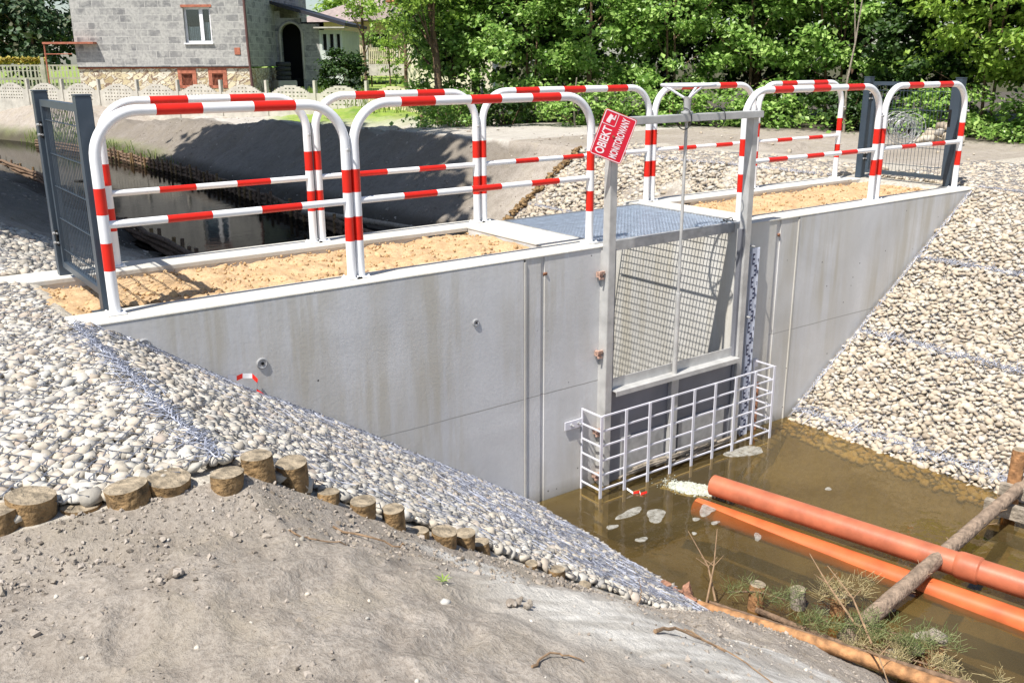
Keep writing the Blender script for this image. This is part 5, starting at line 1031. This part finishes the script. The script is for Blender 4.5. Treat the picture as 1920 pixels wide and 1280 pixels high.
m = MB(); p = hm@Vector((.52, 3.0, 0)); m.box((p.x-.45, p.y-.45, -.2), (p.x+.45, p.y+.45, hz+.45), bev=.03); o = m.build('block_plinth', 'fence'); tag(o, 'low concrete block carrying the tyre stack by the porch', 'concrete block')

# neighbours' houses
b = empty('neighbour_house', (25.0, 52.2, 1.0), math.atan2(-7, 6.2), 'single storey beige house with brown hipped roof behind the picket fence', 'house')
m = wallholes(0, 10, -.5, 2.75, [(1.2, .8, 2.4, 2.0), (4.3, .8, 5.5, 2.0), (7.2, .8, 8.4, 2.0)], 0, .3); m.box((0, .3, -.5), (.3, 8, 2.75)).box((9.7, .3, -.5), (10, 8, 2.75)); m.build('wall', 'render_p', b)
for a in (1.2, 4.3, 7.2): 
    m = MB(); m.box((a, .2, .8), (a+1.2, .22, 2.0)); w = m.build('window', 'dark', b); m = MB(); m.box((a, .1, .8), (a+.08, .16, 2)).box((a+1.12, .1, .8), (a+1.2, .16, 2)).box((a+.56, .1, .8), (a+.64, .16, 2)); m.build('frame', 'upvc', w)
m = MB(); m.add([(-.7, -.7, 2.72), (10.7, -.7, 2.72), (10.7, 8.7, 2.72), (-.7, 8.7, 2.72), (2.6, 4, 4.4), (7.4, 4, 4.4)], [(0, 1, 5, 4), (2, 3, 4, 5)]); m.add([(-.7, -.7, 2.72), (10.7, -.7, 2.72), (10.7, 8.7, 2.72), (-.7, 8.7, 2.72), (2.6, 4, 4.4), (7.4, 4, 4.4)], [(1, 2, 5), (3, 0, 4)]); m.add([(-.7, -.7, 2.71), (10.7, -.7, 2.71), (10.7, 8.7, 2.71), (-.7, 8.7, 2.71)], [(0, 3, 2, 1)])
m.add([(4, -1.6, 2.74), (8, -1.6, 2.74), (6, -1.2, 3.9), (6, 3, 3.9), (4, .5, 2.74), (8, .5, 2.74)], [(0, 1, 2), (4, 0, 2), (2, 1, 5)]); m.build('roof', 'rooftile', b)
c = empty('neighbour_house', (21.35, 33.6, .5), math.atan2(-.62, .78), 'cream house corner with red brown roof half hidden in the trees', 'house')
m = MB(); m.box((0, 0, -.5), (.62, .5, 3.45)).box((.62, .05, -.5), (4, 4, 3.40)); m.build('wall', 'render_c', c); m = MB(); m.add([(-.75, -.7, 3.40), (5, -.7, 3.40), (5, 5, 3.40), (-.75, 5, 3.40), (2, 2, 5.2)], [(0, 1, 4), (1, 2, 4), (2, 3, 4), (3, 0, 4)]); m.add([(-.75, -.7, 3.39), (5, -.7, 3.39), (5, 5, 3.39), (-.75, 5, 3.39)], [(0, 3, 2, 1)]); m.build('roof', 'roofred', c)

# trees and plants round the houses
tree('garden_bush', 17.4, 32.2, 'dark round bush right of the white porch wall', 'bush', None, 'leaf_d', 1.2, .95, .95, 1.0, .9, 40, 120, .3, .13, .05, .05, multi=2, inner=.3)
tree('garden_tree', 15.5, 23.5, 'loose light green birch like tree before the brown roof', 'tree', None, 'leaf_y', 4.6, 1.15, 1.15, 2.1, 3.2, 60, 42, .3, .11, .07, .5, limbs=16, inner=.1)
tree('garden_tree', 13.6, 21.2, 'slender young tree with yellow green leaves near the fence', 'tree', None, 'leaf_y', 2.4, .35, .35, 1.2, 1.4, 22, 40, .18, .08, .03, .1, limbs=8, inner=.1)
tree('garden_tree', 10.65, 13.6, 'dark trunked tree with yellow green crown left of the wood', 'tree', None, 'leaf_y', 5.2, 1.2, 1.1, 1.7, 3.5, 60, 60, .3, .1, .10, 1.15, lean=(-.3, .2), limbs=12, inner=.2)
tree('garden_tree', 19.5, 34.0, 'yellow green garden tree overhanging the white porch', 'tree', None, 'leaf_y', 5, 1.2, 1.2, 1.6, 4.2, 40, 40, .35, .12, .08, 1.0, limbs=10, inner=.2)
tree('garden_tree', 26, 39.5, 'ivy green tree by the cream house corner', 'tree', None, 'leaf_y', 6, 1.6, 1.6, 2.4, 3.6, 50, 60, .4, .14, .12, .3, inner=.2)
for k, (x, y, r, H, lb, mt) in enumerate([(2.2, 58, 2.6, 9, 'dark conifer at the left picture edge', 'leaf_p'), (6.2, 60, 2.8, 10, 'dark conifer second from the left edge', 'leaf_p'), (10.2, 58, 2.7, 9, 'dark conifer beside the grey house', 'leaf_p'), (-1.5, 62, 3, 9, 'dark conifer beyond the left picture edge', 'leaf_p'), (4.2, 66, 3, 11, 'tall dark conifer in the second row at left', 'leaf_d'), (9.0, 67, 3, 11, 'tall dark conifer behind the grey house', 'leaf_d')]):
    tree('conifer_tree', x, y, lb, 'tree', 'conifers behind the old fence', mt, H, r, r, H*.48, H*.5, 110, 75, .75, .3, .16, .3, inner=.35)
for k, (x, y, H, lb) in enumerate([(31, 72, 6.4, 'distant rounded tree left of the sky gap'), (37, 70, 6.8, 'distant rounded tree behind the brown roof'), (43, 66, 7.2, 'distant rounded tree right behind the brown roof'), (50, 62, 8, 'distant rounded tree behind the picket fence end'), (26, 76, 5.6, 'distant pale tree just right of the grey house')]):
    tree('distant_tree', x, y, lb, 'tree', 'distant trees beyond the houses', 'leaf_y' if k % 2 else 'leaf', H, 3.4, 3.0, H*.5, H*.52, 90, 60, .8, .36, .16, .2, inner=.35)
tree('garden_shrub', 24.6, 43.0, 'pointed green garden conifer in front of the beige wall', 'shrub', None, 'leaf', 2.6, .5, .5, 1.5, 1.5, 26, 60, .25, .13, .05, .1)
tree('garden_shrub', 26.6, 42.4, 'second green garden shrub by the picket fence', 'shrub', None, 'leaf_y', 2.2, .7, .7, 1.2, 1.2, 26, 60, .25, .13, .05, .1)
m = MB(); n = 1500; P = np.column_stack([RNG.uniform(-1.4, 1.0, n), RNG.uniform(-.3, .3, n), np.zeros(n)]); a_ = math.atan2(-1.6, 7.6); Pw = np.column_stack([7.6+P[:, 0]*math.cos(a_)-P[:, 1]*math.sin(a_), 46.5+P[:, 0]*math.sin(a_)+P[:, 1]*math.cos(a_), 1.35+.25*RNG.random(n)]); leafquads(m, Pw, np.tile((0, 0, 1.), (n, 1)), .12)
o = m.build('flower_bed', 'flowers'); tag(o, 'raised bed of yellow orange flowers behind the old fence at left', 'flower bed', None, 'stuff')
m = MB(); n = 3000; P = np.column_stack([RNG.uniform(12.5, 17.5, n), RNG.uniform(20, 33, n)]); A = np.column_stack([P, terrain(P[:, 0], P[:, 1])-.03]); wires(m, A, A+np.column_stack([RNG.normal(0, .06, len(A)), RNG.normal(0, .06, len(A)), RNG.uniform(.12, .4, len(A))]), .011); o = m.build('tall_grass', 'grass'); tag(o, 'uneven tall grass on the lawn behind the concrete fence', 'grass', None, 'stuff')
n = 0
